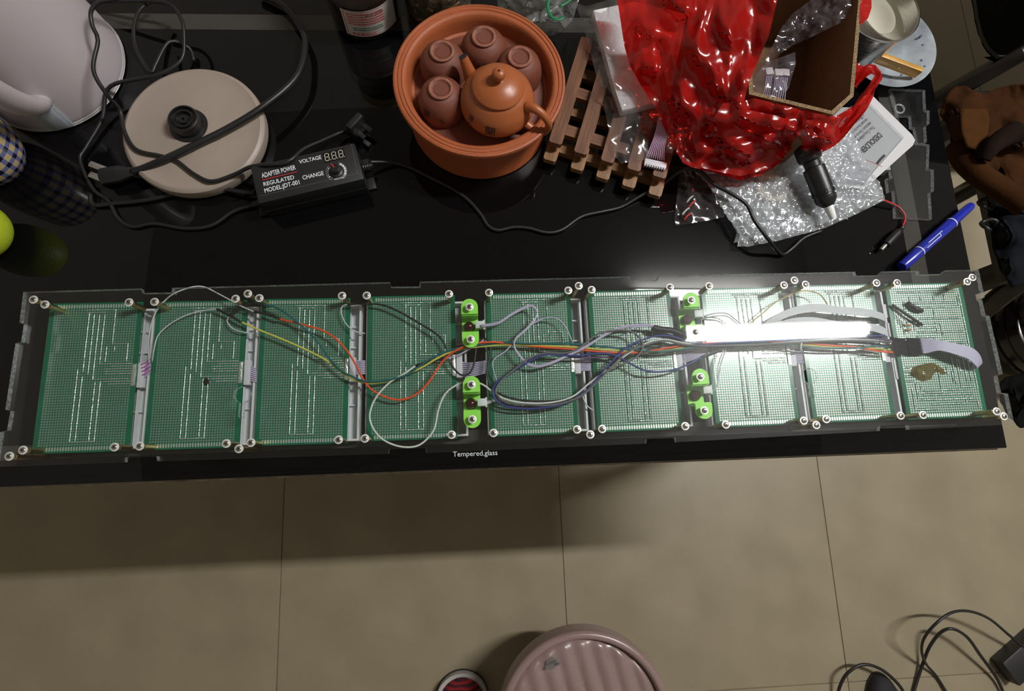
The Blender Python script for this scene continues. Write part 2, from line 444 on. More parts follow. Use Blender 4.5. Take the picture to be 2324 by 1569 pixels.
# ---- circuit boards
M_PCB = mat('green_solder_mask', (0.009, 0.135, 0.066), 0.14, var=0.12, scale=60, spec=0.4)
M_PAD = mat('tinned_pad', (0.52, 0.56, 0.51), 0.34, 0.45, var=0.12, scale=400)
M_SOLDER = mat('solder', (0.85, 0.86, 0.87), 0.27, 0.85, var=0.1, scale=500, bump=0.5, bscale=500)
BW, BH = 0.09, 0.15; NC, NR = 32, 54; PT = 0.00254
CX0 = (BW - (NC - 1) * PT) / 2; RY0 = (BH - (NR - 1) * PT) / 2
def hole_xy(c, r): return CX0 + c * PT, -(RY0 + r * PT)
zp = ZB1 - T + 0.00006
bd_me = bev_mesh('circuit_board', box_geo(0, BW, -BH, 0, ZB0 - T, ZB1 - T), M_PCB, 0.0002, 1)
V, Fc, Mi = [], [], []
for c in range(NC):
    for r in range(NR):
        x, y = hole_xy(c, r); k = len(V)
        for rad in (0.00092, 0.00050):
            for a in range(8):
                t = math.pi * (a + 0.5) / 4; V.append((x + rad * math.cos(t), y + rad * math.sin(t), zp))
        for a in range(8):
            b = (a + 1) % 8; Fc.append((k + a, k + b, k + 8 + b, k + 8 + a)); Mi.append(0)
        Fc.append(tuple(k + 8 + a for a in range(8))); Mi.append(1)
pad_me = mesh('pads', V, Fc, [M_PAD, M_HOLESHADE], fm=Mi)
V, Fc = [], []
for c in range(NC - 2):
    for yy in (-0.0038, -BH + 0.0038):
        x = CX0 + (c + 1) * PT; k = len(V)
        for (sy, a0) in ((1, 0), (-1, 180)):
            for a in range(5):
                t = math.radians(a0 + a * 45); V.append((x + 0.00085 * math.cos(t), yy + sy * 0.0013 + 0.00085 * math.sin(t), zp))
        Fc.append(tuple(range(k, k + 10)))
slot_me = mesh('edge_contacts', V, Fc, M_PAD)
rs = random.Random(3)
def trace_mesh(pts, seed, thin=False):
    """beaded solder run through hole centres (col, row)"""
    rn = random.Random(seed); path = []; rad = []
    for i in range(len(pts) - 1):
        a, b = Vector(hole_xy(*pts[i])), Vector(hole_xy(*pts[i + 1])); n = max(1, round((b - a).length / PT))
        for k in range(n * 3):
            q = a + (b - a) * (k / (n * 3))
            path.append(Vector((q.x + rn.uniform(-1, 1) * 0.00009, q.y, ZB1 - T + 0.0001))); rad.append(1.15 + rn.uniform(0, .35) if k % 3 == 0 else 0.68 + rn.uniform(0, .15))
    q = Vector(hole_xy(*pts[-1])); path.append(Vector((q.x, q.y, ZB1 - T + 0.0001))); rad.append(1.2)
    n = len(path); base = 0.00068 if not thin else 0.00052
    V, Fc = tube_geo(path, base, 6, rfn=lambda t: rad[min(n - 1, int(round(t * (n - 1))))])
    return mesh('solder_trace', V, Fc, M_SOLDER, True)
def uvc(u, v): return (max(0, min(NC - 1, round((u * BW - CX0) / PT))), max(0, min(NR - 1, round((v * BH - RY0) / PT))))
TR = [[(.38, .052), (.70, .052)], [(.40, .072), (.60, .072)], [(.437, .068), (.437, .48)], [(.495, .078), (.495, .485)], [(.553, .078), (.553, .52), (.95, .52)], [(.61, .078), (.61, .424), (.95, .424)],
      [(.70, .052), (.70, .293), (.89, .293), (.89, .41)], [(.665, .31), (.665, .40)], [(.73, .31), (.73, .335)],
      [(.376, .45), (.376, .94)], [(.437, .51), (.437, .94)], [(.558, .54), (.558, .94)], [(.62, .535), (.62, .94)], [(.376, .94), (.62, .94)]]
for k in range(7): TR.append([(.66 if k not in (0, 6) else .70, .44 + .0175 * k if k < 4 else .50 + .0185 * (k - 3)), (.975, .44 + .0175 * k if k < 4 else .50 + .0185 * (k - 3))])
tr_me = [trace_mesh([uvc(*q) for q in t], i) for i, t in enumerate(TR)]
BOARDS = [(-0.42726, 0.17617, -0.00274), (-0.32336, 0.17603, -0.00579), (-0.21866, 0.17635, -0.00629), (-0.11014, 0.17689, -0.00178), (0.01283, 0.17716, 0.00141), (0.12138, 0.17768, 0.00651), (0.24572, 0.17801, 0.00521), (0.35085, 0.17945, 0.00322), (0.45432, 0.1794, 0.00025)]
BM = [Matrix.Translation((x, y, T)) @ Matrix.Rotation(t, 4, 'Z') for x, y, t in BOARDS]
bobj = []
for i, M in enumerate(BM):
    b = place('circuit_board', bd_me, panel, M); bobj.append(b)
    s = place('pads', pad_me, b); s['kind'] = 'stuff'
    s = place('edge_contacts', slot_me, b); s['kind'] = 'stuff'
    if i < 8:
        for m_ in tr_me: place('solder_trace', m_, b)
bobj[8]['label'] = 'control board densely covered with solder runs'
# control board: dense runs
occ = set(); rn = random.Random(21); nt = 0
def free(c, r): return 0 <= c < NC and 1 <= r < NR - 1 and (c, r) not in occ
runs = [[(3, 1), (29, 1)], [(6, 6), (28, 6)], [(12, 8), (30, 8), (30, 3)], [(11, 13), (31, 13)], [(10, 15), (20, 15), (20, 18)], [(10, 17), (18, 17), (18, 20)], [(9, 19), (31, 19)], [(8, 21), (16, 21), (16, 26)], [(10, 23), (19, 23)],
        [(22, 24), (30, 24), (30, 30)], [(21, 26), (28, 26), (28, 31)], [(31, 2), (31, 44)], [(22, 30), (22, 42)], [(24, 31), (24, 43), (29, 43)], [(27, 34), (27, 41)], [(15, 34), (15, 45), (8, 45)], [(4, 41), (4, 48), (30, 48)], [(6, 46), (28, 46)],
        [(9, 50), (25, 50), (25, 47)], [(2, 43), (2, 52), (12, 52)], [(12, 44), (22, 44)], [(0, 10), (3, 14), (3, 20)], [(2, 10), (5, 14), (5, 19)], [(4, 9), (8, 13), (8, 18)], [(26, 49), (30, 49), (30, 52)], [(18, 9), (18, 12)], [(5, 5), (5, 9)], [(8, 3), (8, 7), (10, 9)], [(13, 3), (13, 5)], [(19, 3), (19, 5)], [(24, 2), (24, 5)], [(1, 24), (6, 24)], [(17, 27), (20, 24)], [(19, 27), (22, 24)], [(15, 25), (12, 22)], [(0, 36), (3, 36)], [(0, 38), (3, 38)], [(0, 40), (3, 40)], [(1, 34), (4, 34)], [(21, 41), (21, 36)], [(19, 38), (19, 34)], [(29, 33), (29, 41)], [(6, 42), (6, 44), (11, 44)], [(20, 16), (20, 21)]]
for c0 in range(0, 4): runs.append([(c0, 7 + c0), (c0, 13 + 2 * c0)])
for k in range(6): runs.append([(25 + (k % 3) * 2, 31 + k // 3), (25 + (k % 3) * 2, 34 + k)])
for i, t in enumerate(runs): place('solder_trace', trace_mesh(t, 100 + i, False), bobj[8])
M9 = BM[8]
def on_board(u, v, dz=0.0): return M9 @ Vector((u * BW, -v * BH, ZB1 - T + dz))
M_SHRINK = mat('black_heat_shrink', (0.010, 0.010, 0.011), 0.5, var=0.2, bump=0.1, bscale=600)
for (a, b, r) in (((2025, 692), (2093, 738), .0016), ((2058, 688), (2093, 707), .0022), ((2068, 697), (2092, 706), .002)):
    hs_ = tube('heat_shrink', [P(a[0], a[1], ZB1 + .003), P((a[0] + b[0]) / 2, (a[1] + b[1]) / 2, ZB1 + .0045), P(b[0], b[1], ZB1 + .003)], r, M_SHRINK, bobj[8], 8); hs_.matrix_basis = BM[8].inverted()
M_RES = mat('resistor_tan', (0.42, 0.27, 0.13), 0.45, var=0.4, scale=900, stretch=(1, .1, .1))
for (a, b) in (((2052, 738), (2068, 738)), ((2055, 749), (2069, 748))):
    A, B = P(a[0], a[1], ZB1 + .0016), P(b[0], b[1], ZB1 + .0016)
    rs_ = tube('resistor', [A + (B - A) * (k / 8) for k in range(9)], 0.0012, M_RES, bobj[8], 9, rfn=lambda t: 1.0 if 0.1 < t < 0.9 and not 0.25 < t < 0.75 else 0.8); rs_.matrix_basis = BM[8].inverted()
M_GLUE = film('amber_hot_glue', (0.75, 0.6, 0.25), (0.30, 0.22, 0.07), 0.55, rough=0.12, gloss=1.6, ovar=0.2, nscale=300)
glue_o = [(2064, 838), (2080, 830), (2100, 826), (2118, 824), (2130, 830), (2142, 838), (2152, 847), (2140, 850), (2125, 842), (2118, 852), (2112, 862), (2092, 866), (2078, 856), (2068, 852)]
gb_ = sheet('glue_blob', glue_o, [(a, b, .0217) for a, b in glue_o] + [(2085, 846, .031), (2105, 840, .030), (2100, 853, .029), (2130, 838, .026)], M_GLUE, bobj[8], step=4, wrinkle=[(.0015, 9, False)]); gb_.matrix_basis = BM[8].inverted()

# ---- white digit housings below the boards
M_HOUSE = mat('white_abs', (0.66, 0.68, 0.70), 0.45, var=0.04, scale=30)
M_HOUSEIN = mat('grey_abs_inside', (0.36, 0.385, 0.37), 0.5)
hx0, hx1, hy0, hy1 = -0.0022, 0.1010, -0.1475, -0.0065
z0, z1 = 0.0006, 0.0185
parts = [box_geo(hx0, hx1, hy0, hy1, z0, 0.0075)]
for (a, b, c, d, e) in ((hx0, hx0 + .002, hy0, hy1, z1), (hx1 - .002, hx1, hy0, hy1, z1), (hx0 + .002, hx1 - .002, hy0, hy0 + .002, z1), (hx0 + .002, hx1 - .002, hy1 - .002, hy1, z1)):
    parts.append(box_geo(a, b, c, d, 0.0075, e))
for yy in (-.03, -.052, -.083, -.112): parts.append(box_geo(hx0 + .002, hx1 - .002, yy, yy + .0013, 0.0075, .0125))
parts.append(box_geo(hx1 - .013, hx1 - .0117, hy0 + .002, hy1 - .002, 0.0075, .014)); parts.append(box_geo(hx0 + .0117, hx0 + .013, hy0 + .002, hy1 - .002, 0.0075, .014))
V, Fc, Mi = merge(*parts)
h_me = mesh('digit_housing', V, Fc, [M_HOUSE, M_HOUSEIN], fm=[1 if i in (0,) and False else 0 for i in Mi])
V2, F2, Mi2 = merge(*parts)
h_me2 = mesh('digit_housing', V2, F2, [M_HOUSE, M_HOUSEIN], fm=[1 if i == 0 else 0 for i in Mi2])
for i in range(8): place('digit_housing', h_me if i < 3 else h_me2, panel, BM[i])

# ---- header sockets and lavender ribbons between boards
M_LILAC = mat('lavender_wire', (0.50, 0.45, 0.62), 0.5, var=0.05)
M_SOCK = mat('white_nylon', (0.62, 0.60, 0.66), 0.5)
def ribbon(name, centre, half, z, n, m, r, parent):
    """n parallel wires; centre = [(px, py[, z])], half = half width vector in pixels per point"""
    parts = []
    for k in range(n):
        s = -1 + 2 * k / (n - 1)
        pts = [P(c[0] + s * h[0], c[1] + s * h[1], T + (c[2] if len(c) > 2 else z)) for c, h in zip(centre, half)]
        parts.append(tube_geo(crom(pts, 0.004), r, 5))
    V, Fc, _ = merge(*parts)
    return place(name, mesh(name, V, Fc, m, True), parent)
for i, (ct, hf) in enumerate([
        ([(318, 843), (330, 838), (344, 828)], [(3, 16), (3, 15), (2, 14)]), ([(553, 836), (565, 846), (583, 852)], [(2, 22), (2, 18), (1, 15)]),
        ([(790, 833), (805, 835), (829, 834)], [(1, 17), (1, 15), (0, 14)]), ([(1034, 835), (1065, 840), (1102, 833)], [(0, 16), (0, 15), (0, 13)]),
        ([(1301, 826), (1320, 828), (1341, 829)], [(1, 13), (0, 13), (0, 11)]), ([(1538, 812), (1565, 806), (1612, 792)], [(0, 15), (0, 13), (2, 9)]),
        ([(1792, 812), (1806, 811), (1830, 812)], [(1, 14), (0, 13), (0, 12)])]):
    rb = ribbon('ribbon_cable', ct, hf, 0.0195, 8, M_LILAC, 0.00075, panel)
for i in range(8):
    box('socket', BW + .0003, BW + .0065, -0.088, -0.063, 0.012, 0.0205, M_SOCK, bobj[i], bevel=0.0004)
    box('pin_row', BW - .004, BW - .0005, -0.0865, -0.0645, ZB1 - T, ZB1 - T + .0012, M_SOLDER, bobj[i], bevel=0.0002)
# magenta print on the first ribbon
for k in range(4):
    tube('ribbon_stripe', pxz([(320 + k, 828 + 8 * k, .0206), (330, 824 + 8 * k, .0206), (341, 816 + 8 * k, .0206)], 0), 0.0006, mat('magenta_print', (0.45, 0.06, 0.35), 0.5), panel, 5)

# ---- standoffs with washers and cross-head screws
SCR = [(75, 680), (101, 691), (292, 686), (350, 685), (534, 678), (562, 666.5), (588, 676.5), (776, 671), (832, 670.5), (1019, 667), (1110, 664), (1290, 659), (1313.7, 648.5), (1343, 657.5), (1521, 652), (1610, 649), (1780, 647), (1803.6, 636), (1829, 645.5), (1990, 642), (2037, 642), (2196, 639), (2208, 629.5),
       (20, 1036), (51, 1022), (259, 1015), (316, 1013), (513, 1007), (541.5, 1019), (569, 1005), (768, 998.5), (828, 995.5), (1025, 987), (1120, 983), (1310, 975), (1340, 986.5), (1367, 974), (1555.6, 967.5), (1648, 964), (1825, 955), (1853.6, 965), (1876, 951.6), (2045, 943.7), (2096, 942), (2263, 934), (2279.6, 945)]
LEDS = [(1065.5, 696.5), (1068, 770), (1070, 873), (1072, 952), (1569.5, 681), (1579, 753.7), (1590, 855.5), (1599, 932)]
wash_me = autosmooth(mesh('washer', *lathe_geo([(0.0016, 0.0), (0.0040, 0.0), (0.0041, 0.0002), (0.0040, 0.0006), (0.0034, 0.0007), (0.0016, 0.0007)], 20), mat('glare_bright_washer', (0.80, 0.80, 0.78), 0.42, 0.3)))  # near-white colour carries the lamp's reflection on the washers
hp = smooth_prof([(0.0028, 0.0007), (0.0028, 0.0012), (0.0024, 0.0018), (0.0015, 0.0021), (0.0005, 0.0022)], 3)
V, Fc = lathe_geo([(0.0, 0.0007)] + hp, 16)
cr = merge((V, Fc), box_geo(-.0015, .0015, -.00032, .00032, .0018, .00235), box_geo(-.00032, .00032, -.0015, .0015, .0018, .00235))
head_me = mesh('screw_head', cr[0], cr[1], [M_NICKEL, M_HOLESHADE, M_HOLESHADE], True, cr[2])
post_me = autosmooth(mesh('standoff', *lathe_geo([(0.0022, 0.0004), (0.0027, 0.0006), (0.0027, 0.0412), (0.0022, 0.0418)], 6), M_BRASS), 30)
thr_me = autosmooth(mesh('standoff', *lathe_geo([(0.0024, 0.0218), (0.0027, 0.022), (0.0027, 0.0412), (0.0022, 0.0418)], 6), M_BRASS), 30)
OUTER = {(75, 680), (562, 666.5), (1313.7, 648.5), (1803.6, 636), (2208, 629.5), (20, 1036), (541.5, 1019), (1340, 986.5), (1853.6, 965), (2279.6, 945)}
for q in SCR + LEDS:
    p = P(q[0], q[1], ZPT + .001); M = Matrix.Translation((p.x, p.y, T + 0.0)) @ Matrix.Rotation(random.uniform(0, 1.5), 4, 'Z')
    wz = Matrix.Translation((0, 0, ZPT - T)) 
    if q in LEDS: hd = place('screw', head_me, panel, M @ wz)
    else:
        st = place('standoff', post_me if q in OUTER else thr_me, panel, M)
        hd = place('screw', head_me, st, wz)
    place('washer', wash_me, hd)

# ---- lime brackets holding dark red lamps
M_LIME = mat('lime_printed_plastic', (0.30, 0.80, 0.075), 0.5, var=0.05, scale=200, bump=0.1, bscale=900)
M_LEDR = film('dark_red_lens', (0.28, 0.03, 0.03), (0.14, 0.012, 0.012), 0.75, rough=0.08, gloss=1.5)
for k in range(4):
    a, b = LEDS[2 * k], LEDS[2 * k + 1]
    A, B = P(a[0], a[1], ZPB), P(b[0], b[1], ZPB)
    M, L_ = frame_px(b, a, ZPB); M.translation = Vector((B.x, B.y, T))
    M = M @ Matrix.Rotation(0, 4, 'Z')
    # local x runs from lower screw to upper screw
    hw = 0.0085; th = 0.003; zt = ZPB - T - 0.0003; zl = 0.0222
    prof = [(-hw, 1), (L_ * .5, 1), (L_ + hw, 1)]
    def half_round(cx, d):
        return [(cx + d * hw * math.cos(t), hw * math.sin(t)) for t in [math.radians(-90 + 15 * j) for j in range(13)]]
    fl_up = half_round(L_, 1) + [(L_ - .0075, hw), (L_ - .0075, -hw)]
    fl_lo = [(x, -y) for x, y in half_round(0, -1)] + [(0.0075, -hw), (0.0075, hw)]
    fl_lo = half_round(0, -1)[::-1] + [(0.0075, -hw), (0.0075, hw)]
    parts = []
    for lp_ in (fl_up, fl_lo):
        v, f, _ = prism_geo([lp_], zt - th, zt); parts.append((v, f))
    parts.append(box_geo(L_ - .0085, L_ - .0060, -hw, hw, zl, zt - th)); parts.append(box_geo(0.0060, 0.0085, -hw, hw, zl, zt - th))
    parts.append(box_geo(0.0060, L_ - .0060, -hw, hw, zl - th, zl))
    V, Fc, _ = merge(*parts)
    br = place('led_bracket', mesh('led_bracket', V, Fc, M_LIME), panel, M)
    br['label'] = 'lime green printed bracket'
    lathe('led', smooth_prof([(0.0058, zl), (0.0058, zl + .0015), (0.0052, zl + .0018), (0.0050, zl + .005), (0.0036, zl + .008), (0.0001, zl + .0092)], 3), M_LEDR, br, Matrix.Translation((L_ * .5, 0.001, 0)), 20)
    cy = -0.0105
    cz = 0.0265 if k < 2 else 0.0255
    kx = (L_ * .5 - .0035) if k in (0, 1) else L_ * .5 + .001
    c = box('connector', kx, kx + .0075, cy - .004, cy + .005, cz, cz + .0065, mat('white_connector', (0.66, 0.68, 0.68), 0.45), br, bevel=0.0004)
    box('connector_lip', kx - .0012, kx + .0087, cy - .0045, cy - .0028, cz + .0005, cz + .006, MATS['white_connector'], br, bevel=0.0003)

# ---- loose wiring between boards and back sheet
W = lambda n, c, v=0.45: mat(n, c, v, var=0.05)
W_OR, W_TE, W_YE, W_BK = W('orange_wire', (0.82, 0.085, 0.015)), W('teal_wire', (0.006, 0.115, 0.125)), W('yellow_wire', (0.62, 0.58, 0.10)), W('black_wire', (0.012, 0.013, 0.014))
W_WH, W_BL, W_PU, W_GR, W_LI = W('white_wire', (0.68, 0.71, 0.66)), W('blue_wire', (0.025, 0.04, 0.22)), W('purple_wire', (0.10, 0.055, 0.14)), W('grey_wire', (0.13, 0.13, 0.135)), M_LILAC
def wire(nm, pts, r, m, z=.033, jit=0):
    o = tube(nm, pxz(pts, z), r, m, panel, 6); return o
wire('orange_wire', [(632, 724, .028), (690, 738), (735, 752), (770, 777), (800, 815), (830, 870), (860, 895), (905, 908), (945, 895), (975, 865), (1005, 820), (1040, 793, .037), (1080, 780, .037), (1125, 777, .036), (1180, 784, .031), (1240, 789), (1300, 793), (1380, 800), (1440, 801), (1480, 796), (1540, 786), (1590, 780), (1640, 778), (1700, 777), (1760, 777), (1825, 779), (1880, 784), (1940, 788), (1990, 797), (2026, 800)], .00108, W_OR)
wire('teal_wire', [(575, 687, .029), (620, 696), (650, 712), (690, 745), (720, 775, .035), (745, 810), (770, 838), (800, 855), (830, 866), (880, 863), (925, 850), (965, 822), (1000, 803), (1040, 791), (1090, 783), (1140, 778), (1200, 780), (1260, 780), (1320, 782), (1370, 787), (1440, 794), (1490, 799), (1540, 794), (1590, 787), (1640, 781), (1700, 779), (1760, 781), (1825, 787), (1880, 791), (1950, 790), (1985, 785), (2018, 790)], .00108, W_TE, .0345)
wire('yellow_wire', [(547, 731, .030), (590, 750), (640, 770), (690, 792), (730, 812), (755, 828), (775, 845), (800, 861), (840, 870), (890, 862), (950, 838), (990, 815), (1030, 797), (1090, 787), (1160, 783), (1230, 785), (1300, 788), (1370, 794), (1440, 798), (1500, 798), (1560, 788), (1620, 781), (1700, 778), (1760, 779), (1825, 783), (1880, 788), (1950, 789), (2020, 794)], .00108, W_YE, .032)
for nm, pts in (('heat_shrink', [(577, 708), (603, 713), (634, 724)]), ('heat_shrink', [(522, 717), (545, 698), (577, 687)]), ('heat_shrink', [(492, 702), (517, 714), (548, 732)]), ('heat_shrink', [(789, 692), (812, 689), (838, 690)]), ('heat_shrink', [(943, 831), (975, 821), (1011, 815)]), ('heat_shrink', [(1590, 812), (1620, 800), (1652, 789)])):
    wire(nm, pts, .0014, M_SHRINK, .031)
wire('thin_white_wire', [(492, 702, .030), (470, 704), (430, 713), (390, 733), (360, 760), (350, 790), (345, 822, .022)], .0007, W('pale_wire', (0.55, 0.56, 0.60)), .028)
wire('thin_white_wire', [(338, 825, .021), (338, 765), (352, 712), (375, 682), (400, 664), (440, 651), (465, 652), (490, 664), (520, 680), (545, 694), (577, 708, .031)], .0007, MATS['pale_wire'], .034)
wire('thin_white_wire', [(522, 717, .031), (515, 728), (528, 746), (556, 755), (586, 757, .022)], .0007, MATS['pale_wire'], .028)
wire('thin_white_wire', [(789, 692, .031), (777, 695), (774, 710), (785, 735), (805, 752), (828, 757, .022)], .0007, MATS['pale_wire'], .029)
wire('thin_white_wire', [(1322, 895, .022), (1324, 905), (1333, 922), (1345, 931, .022)], .0007, MATS['pale_wire'], .024)
wire('black_wire', [(838, 690, .031), (870, 693), (910, 710), (950, 733), (990, 758), (1008, 780), (1015, 800), (1022, 825), (1045, 851), (1065, 848), (1076, 825), (1081, 790), (1086, 776), (1100, 768), (1112, 780), (1113, 800), (1107, 830), (1107, 858), (1116, 880), (1140, 897), (1180, 908), (1230, 911), (1280, 907), (1310, 895), (1345, 862), (1390, 828), (1440, 806), (1500, 786), (1560, 784), (1640, 788), (1720, 786), (1820, 780), (1900, 777), (1980, 781), (2025, 787)], .00108, W_BK, .031)
wire('white_wire', [(943, 831, .031), (915, 850), (885, 868), (855, 900), (840, 935), (843, 965), (865, 995), (900, 1012), (935, 1015), (960, 1005), (985, 975), (995, 930), (1010, 895), (1035, 875), (1065, 866), (1095, 873), (1118, 890), (1145, 906), (1190, 915), (1250, 914), (1300, 900), (1340, 868), (1390, 830), (1430, 800), (1470, 778), (1510, 771), (1560, 780), (1640, 784), (1720, 782), (1820, 775), (1900, 771), (1980, 774), (2022, 780)], .0010, W_WH, .034)
wire('lavender_wire', [(1011, 815, .031), (1040, 806), (1070, 790), (1098, 772, .034)], .0008, W_LI, .034)
wire('blue_wire', [(2008, 762), (1900, 766), (1700, 776), (1640, 779), (1600, 782), (1560, 774), (1520, 763), (1490, 763), (1460, 771), (1420, 790), (1380, 830), (1340, 878), (1300, 908), (1260, 922), (1200, 928), (1150, 923), (1125, 908), (1118, 890), (1124, 872), (1150, 852), (1185, 830), (1210, 816), (1235, 806), (1270, 806), (1310, 808), (1350, 803), (1390, 805), (1430, 825), (1465, 842), (1505, 844), (1545, 835), (1592, 811)], .00108, W_BL, .036)
wire('purple_wire', [(2020, 772), (1960, 768), (1850, 773), (1700, 779), (1570, 781), (1520, 770), (1470, 780), (1430, 795), (1380, 838), (1335, 885), (1295, 911), (1200, 923), (1150, 919), (1130, 905), (1122, 890), (1130, 870), (1160, 847), (1200, 820), (1240, 804), (1300, 811), (1350, 812), (1400, 808), (1430, 797)], .00108, W_PU, .032)
wire('grey_wire', [(2024, 776), (1900, 774), (1700, 783), (1570, 784), (1510, 774), (1470, 782), (1420, 803), (1370, 852), (1320, 898), (1260, 919), (1200, 919), (1150, 913), (1131, 900), (1125, 885), (1140, 862), (1170, 837), (1200, 814), (1235, 802), (1280, 802), (1310, 793), (1330, 778), (1360, 757), (1400, 750), (1430, 752), (1450, 765), (1459, 785), (1450, 805), (1420, 825), (1380, 835)], .00108, W_GR, .037)
for d in (0, 4):
    wire('lavender_wire', plist([(1092, 738), (1130, 732), (1160, 713), (1190, 697), (1208, 693), (1219, 705), (1215, 722), (1195, 745), (1170, 768), (1167, 785), (1175, 800), (1195, 823), (1220, 830), (1250, 823), (1290, 805), (1330, 785), (1380, 755), (1420, 740), (1470, 737), (1485, 742)], (0, d * .8)), .0008, W_LI, .035)
wire('lavender_wire', [(1170, 768), (1210, 735), (1238, 722), (1265, 724), (1285, 745), (1300, 778), (1318, 800, .026)], .0007, W_LI, .033)
wire('lavender_wire', [(1167, 773), (1150, 795), (1122, 815), (1118, 832), (1128, 868, .026)], .0007, W_LI, .032)
wire('lavender_wire', [(1420, 765), (1435, 745), (1470, 740)], .0007, W_LI, .036)
for d in (-2, 2): wire('pale_wire', [(1090, 916 + d, .024), (1108, 914 + d, .03), (1130, 905, .03)], .0008, MATS['pale_wire'], .03)
wire('heat_shrink', [(1480, 744), (1500, 748), (1530, 752), (1560, 766), (1590, 776)], .0034, M_SHRINK, .033)
for d in (0, 6): wire('pale_wire', [(1592, 720 + d, .022), (1620, 712 + d, .03), (1650, 712 + d, .033), (1672, 728 + d, .033), (1700, 750, .03)], .0007, MATS['pale_wire'], .033)
for d in (0, 5): wire('pale_wire', [(1612 - d, 893, .022), (1628, 875, .03), (1630 + d, 830, .032), (1642 + d, 795, .033)], .0007, MATS['pale_wire'], .033)
wire('ochre_wire', [(1642, 790, .03), (1662, 775, .033), (1690, 745, .034), (1730, 712), (1760, 687), (1800, 667), (1830, 660), (1860, 668), (1877, 690), (1880, 702)], .0008, W('ochre_wire', (0.42, 0.33, 0.09)), .034)
# white flat cables over the eighth board
ribbon('flat_cable', [(2008, 722, .026), (1993, 716, .035), (1960, 709, .037), (1900, 704, .037), (1850, 699, .037), (1800, 707, .036), (1765, 722, .034), (1735, 738, .030)], [(1, 7), (1, 7), (0, 7), (0, 7), (1, 8), (2, 7), (2, 6), (2, 5)], .036, 8, mat('white_flat_cable', (0.60, 0.62, 0.66), 0.45), .00075, panel)
ribbon('flat_cable', [(2014, 757, .026), (1996, 748, .034), (1965, 742, .036), (1900, 738, .036), (1850, 728, .035), (1800, 730, .034), (1760, 742, .03)], [(1, 7), (1, 8), (0, 7), (0, 7), (1, 6), (2, 6), (2, 5)], .036, 8, MATS['white_flat_cable'], .00075, panel)
for (x0, y0) in ((2014, 712), (2024, 742), (2034, 794), (2040, 838)):
    p = P(x0, y0, T + .02); box('connector', p.x - .004, p.x + .0035, p.y - .011, p.y + .011, T + .012, T + .0195, M_SOCK, panel, bevel=0.0005)
# black crimp sleeves and the lavender ribbon at the control board
for k in range(8):
    y0 = 769 + 4.6 * k
    for (xa, xb) in ((2024, 2054), (2057, 2087)):
        A, B = P(xa + k * .9, y0, ZB1 + .006), P(xb + k * .9, y0 + 1.5, ZB1 + .006)
        V, Fc = tube_geo([A, B], .00125, 4, up=(0, 0, 1)); 
        place('crimp_sleeve', mesh('crimp_sleeve', V, Fc, M_BLACKP), panel)
ribbon('ribbon_cable', [(2088, 786, .0275), (2105, 785, .030), (2130, 784, .034), (2170, 793, .037), (2200, 802, .037), (2216, 815, .034), (2223, 829, .028), (2214, 833, .022), (2195, 828, .020)], [(3, 17), (2.5, 15), (1, 11), (-1, 11), (-3, 12), (-5, 11), (-5, 6), (-6, 5), (-6, 5)], .03, 14, mat('lavender_ribbon', (0.55, 0.52, 0.68), 0.45), .00072, panel)
tube('cable_tie', pxz([(1821, 772, .03), (1819, 780, .0375), (1817, 790, .0375), (1820, 797, .028)], 0), .0009, M_WHITEP, panel, 5)
# dark flux lump on the second board
fx = [(462, 862), (468, 858), (475, 862), (476, 868), (472, 876), (465, 875), (460, 868)]
fx_ = sheet('flux_lump', fx, [(a, b, .0217) for a, b in fx] + [(468, 867, .0255)], mat('burnt_flux', (0.006, 0.005, 0.004), 0.3), bobj[1], step=3); fx_.matrix_basis = BM[1].inverted()

# ================================================================== things on the desk
def TM(x, y, z=0.0): return Matrix.Translation((x, y, T + z))
def lathe_text(name, s, size, r_of_z, ang, z0, m, parent, M, off=0.0005, flip=False, vertical=False):
    """brush or printed characters wrapped on a turned surface around ang (radians), base line at z0"""
    V, Fc = [], []; chars = list(s) if vertical else [s]
    for ci, ch in enumerate(chars):
        me = text_mesh(ch, 1.0)
        if not len(me.vertices): continue
        bm = bmesh.new(); bm.from_mesh(me); bmesh.ops.triangulate(bm, faces=list(bm.faces))
        bmesh.ops.subdivide_edges(bm, edges=[e for e in bm.edges if e.calc_length() > 0.12], cuts=3); bmesh.ops.triangulate(bm, faces=list(bm.faces))
        bmesh.ops.scale(bm, vec=(size, size, size), verts=list(bm.verts)); bm.to_mesh(me); bm.free()
        xs = [v.co.x for v in me.vertices]; xm = (min(xs) + max(xs)) / 2; k = len(V)
        for v in me.vertices:
            x = v.co.x - xm; y = v.co.y - (ci * size * 1.02 if vertical else 0)
            if flip: x, y = -x, -y
            z = z0 + y; r = r_of_z(z) + off; V.append(Vector((r * math.cos(ang + x / r), r * math.sin(ang + x / r), z)))
        Fc += [tuple(a + k for a in p.vertices) for p in me.polygons]
        bpy.data.meshes.remove(me)
    if not V: return None
    return place(name, mesh(name, V, Fc, m), parent, M)
def prof_r(prof):
    def f(z):
        best = None
        for (r0, z0), (r1, z1) in zip(prof[:-1], prof[1:]):
            if min(z0, z1) <= z <= max(z0, z1) and abs(z1 - z0) > 1e-7:
                r = r0 + (r1 - r0) * (z - z0) / (z1 - z0); best = r if best is None else max(best, r)
        return best if best is not None else prof[-1][0]
    return f

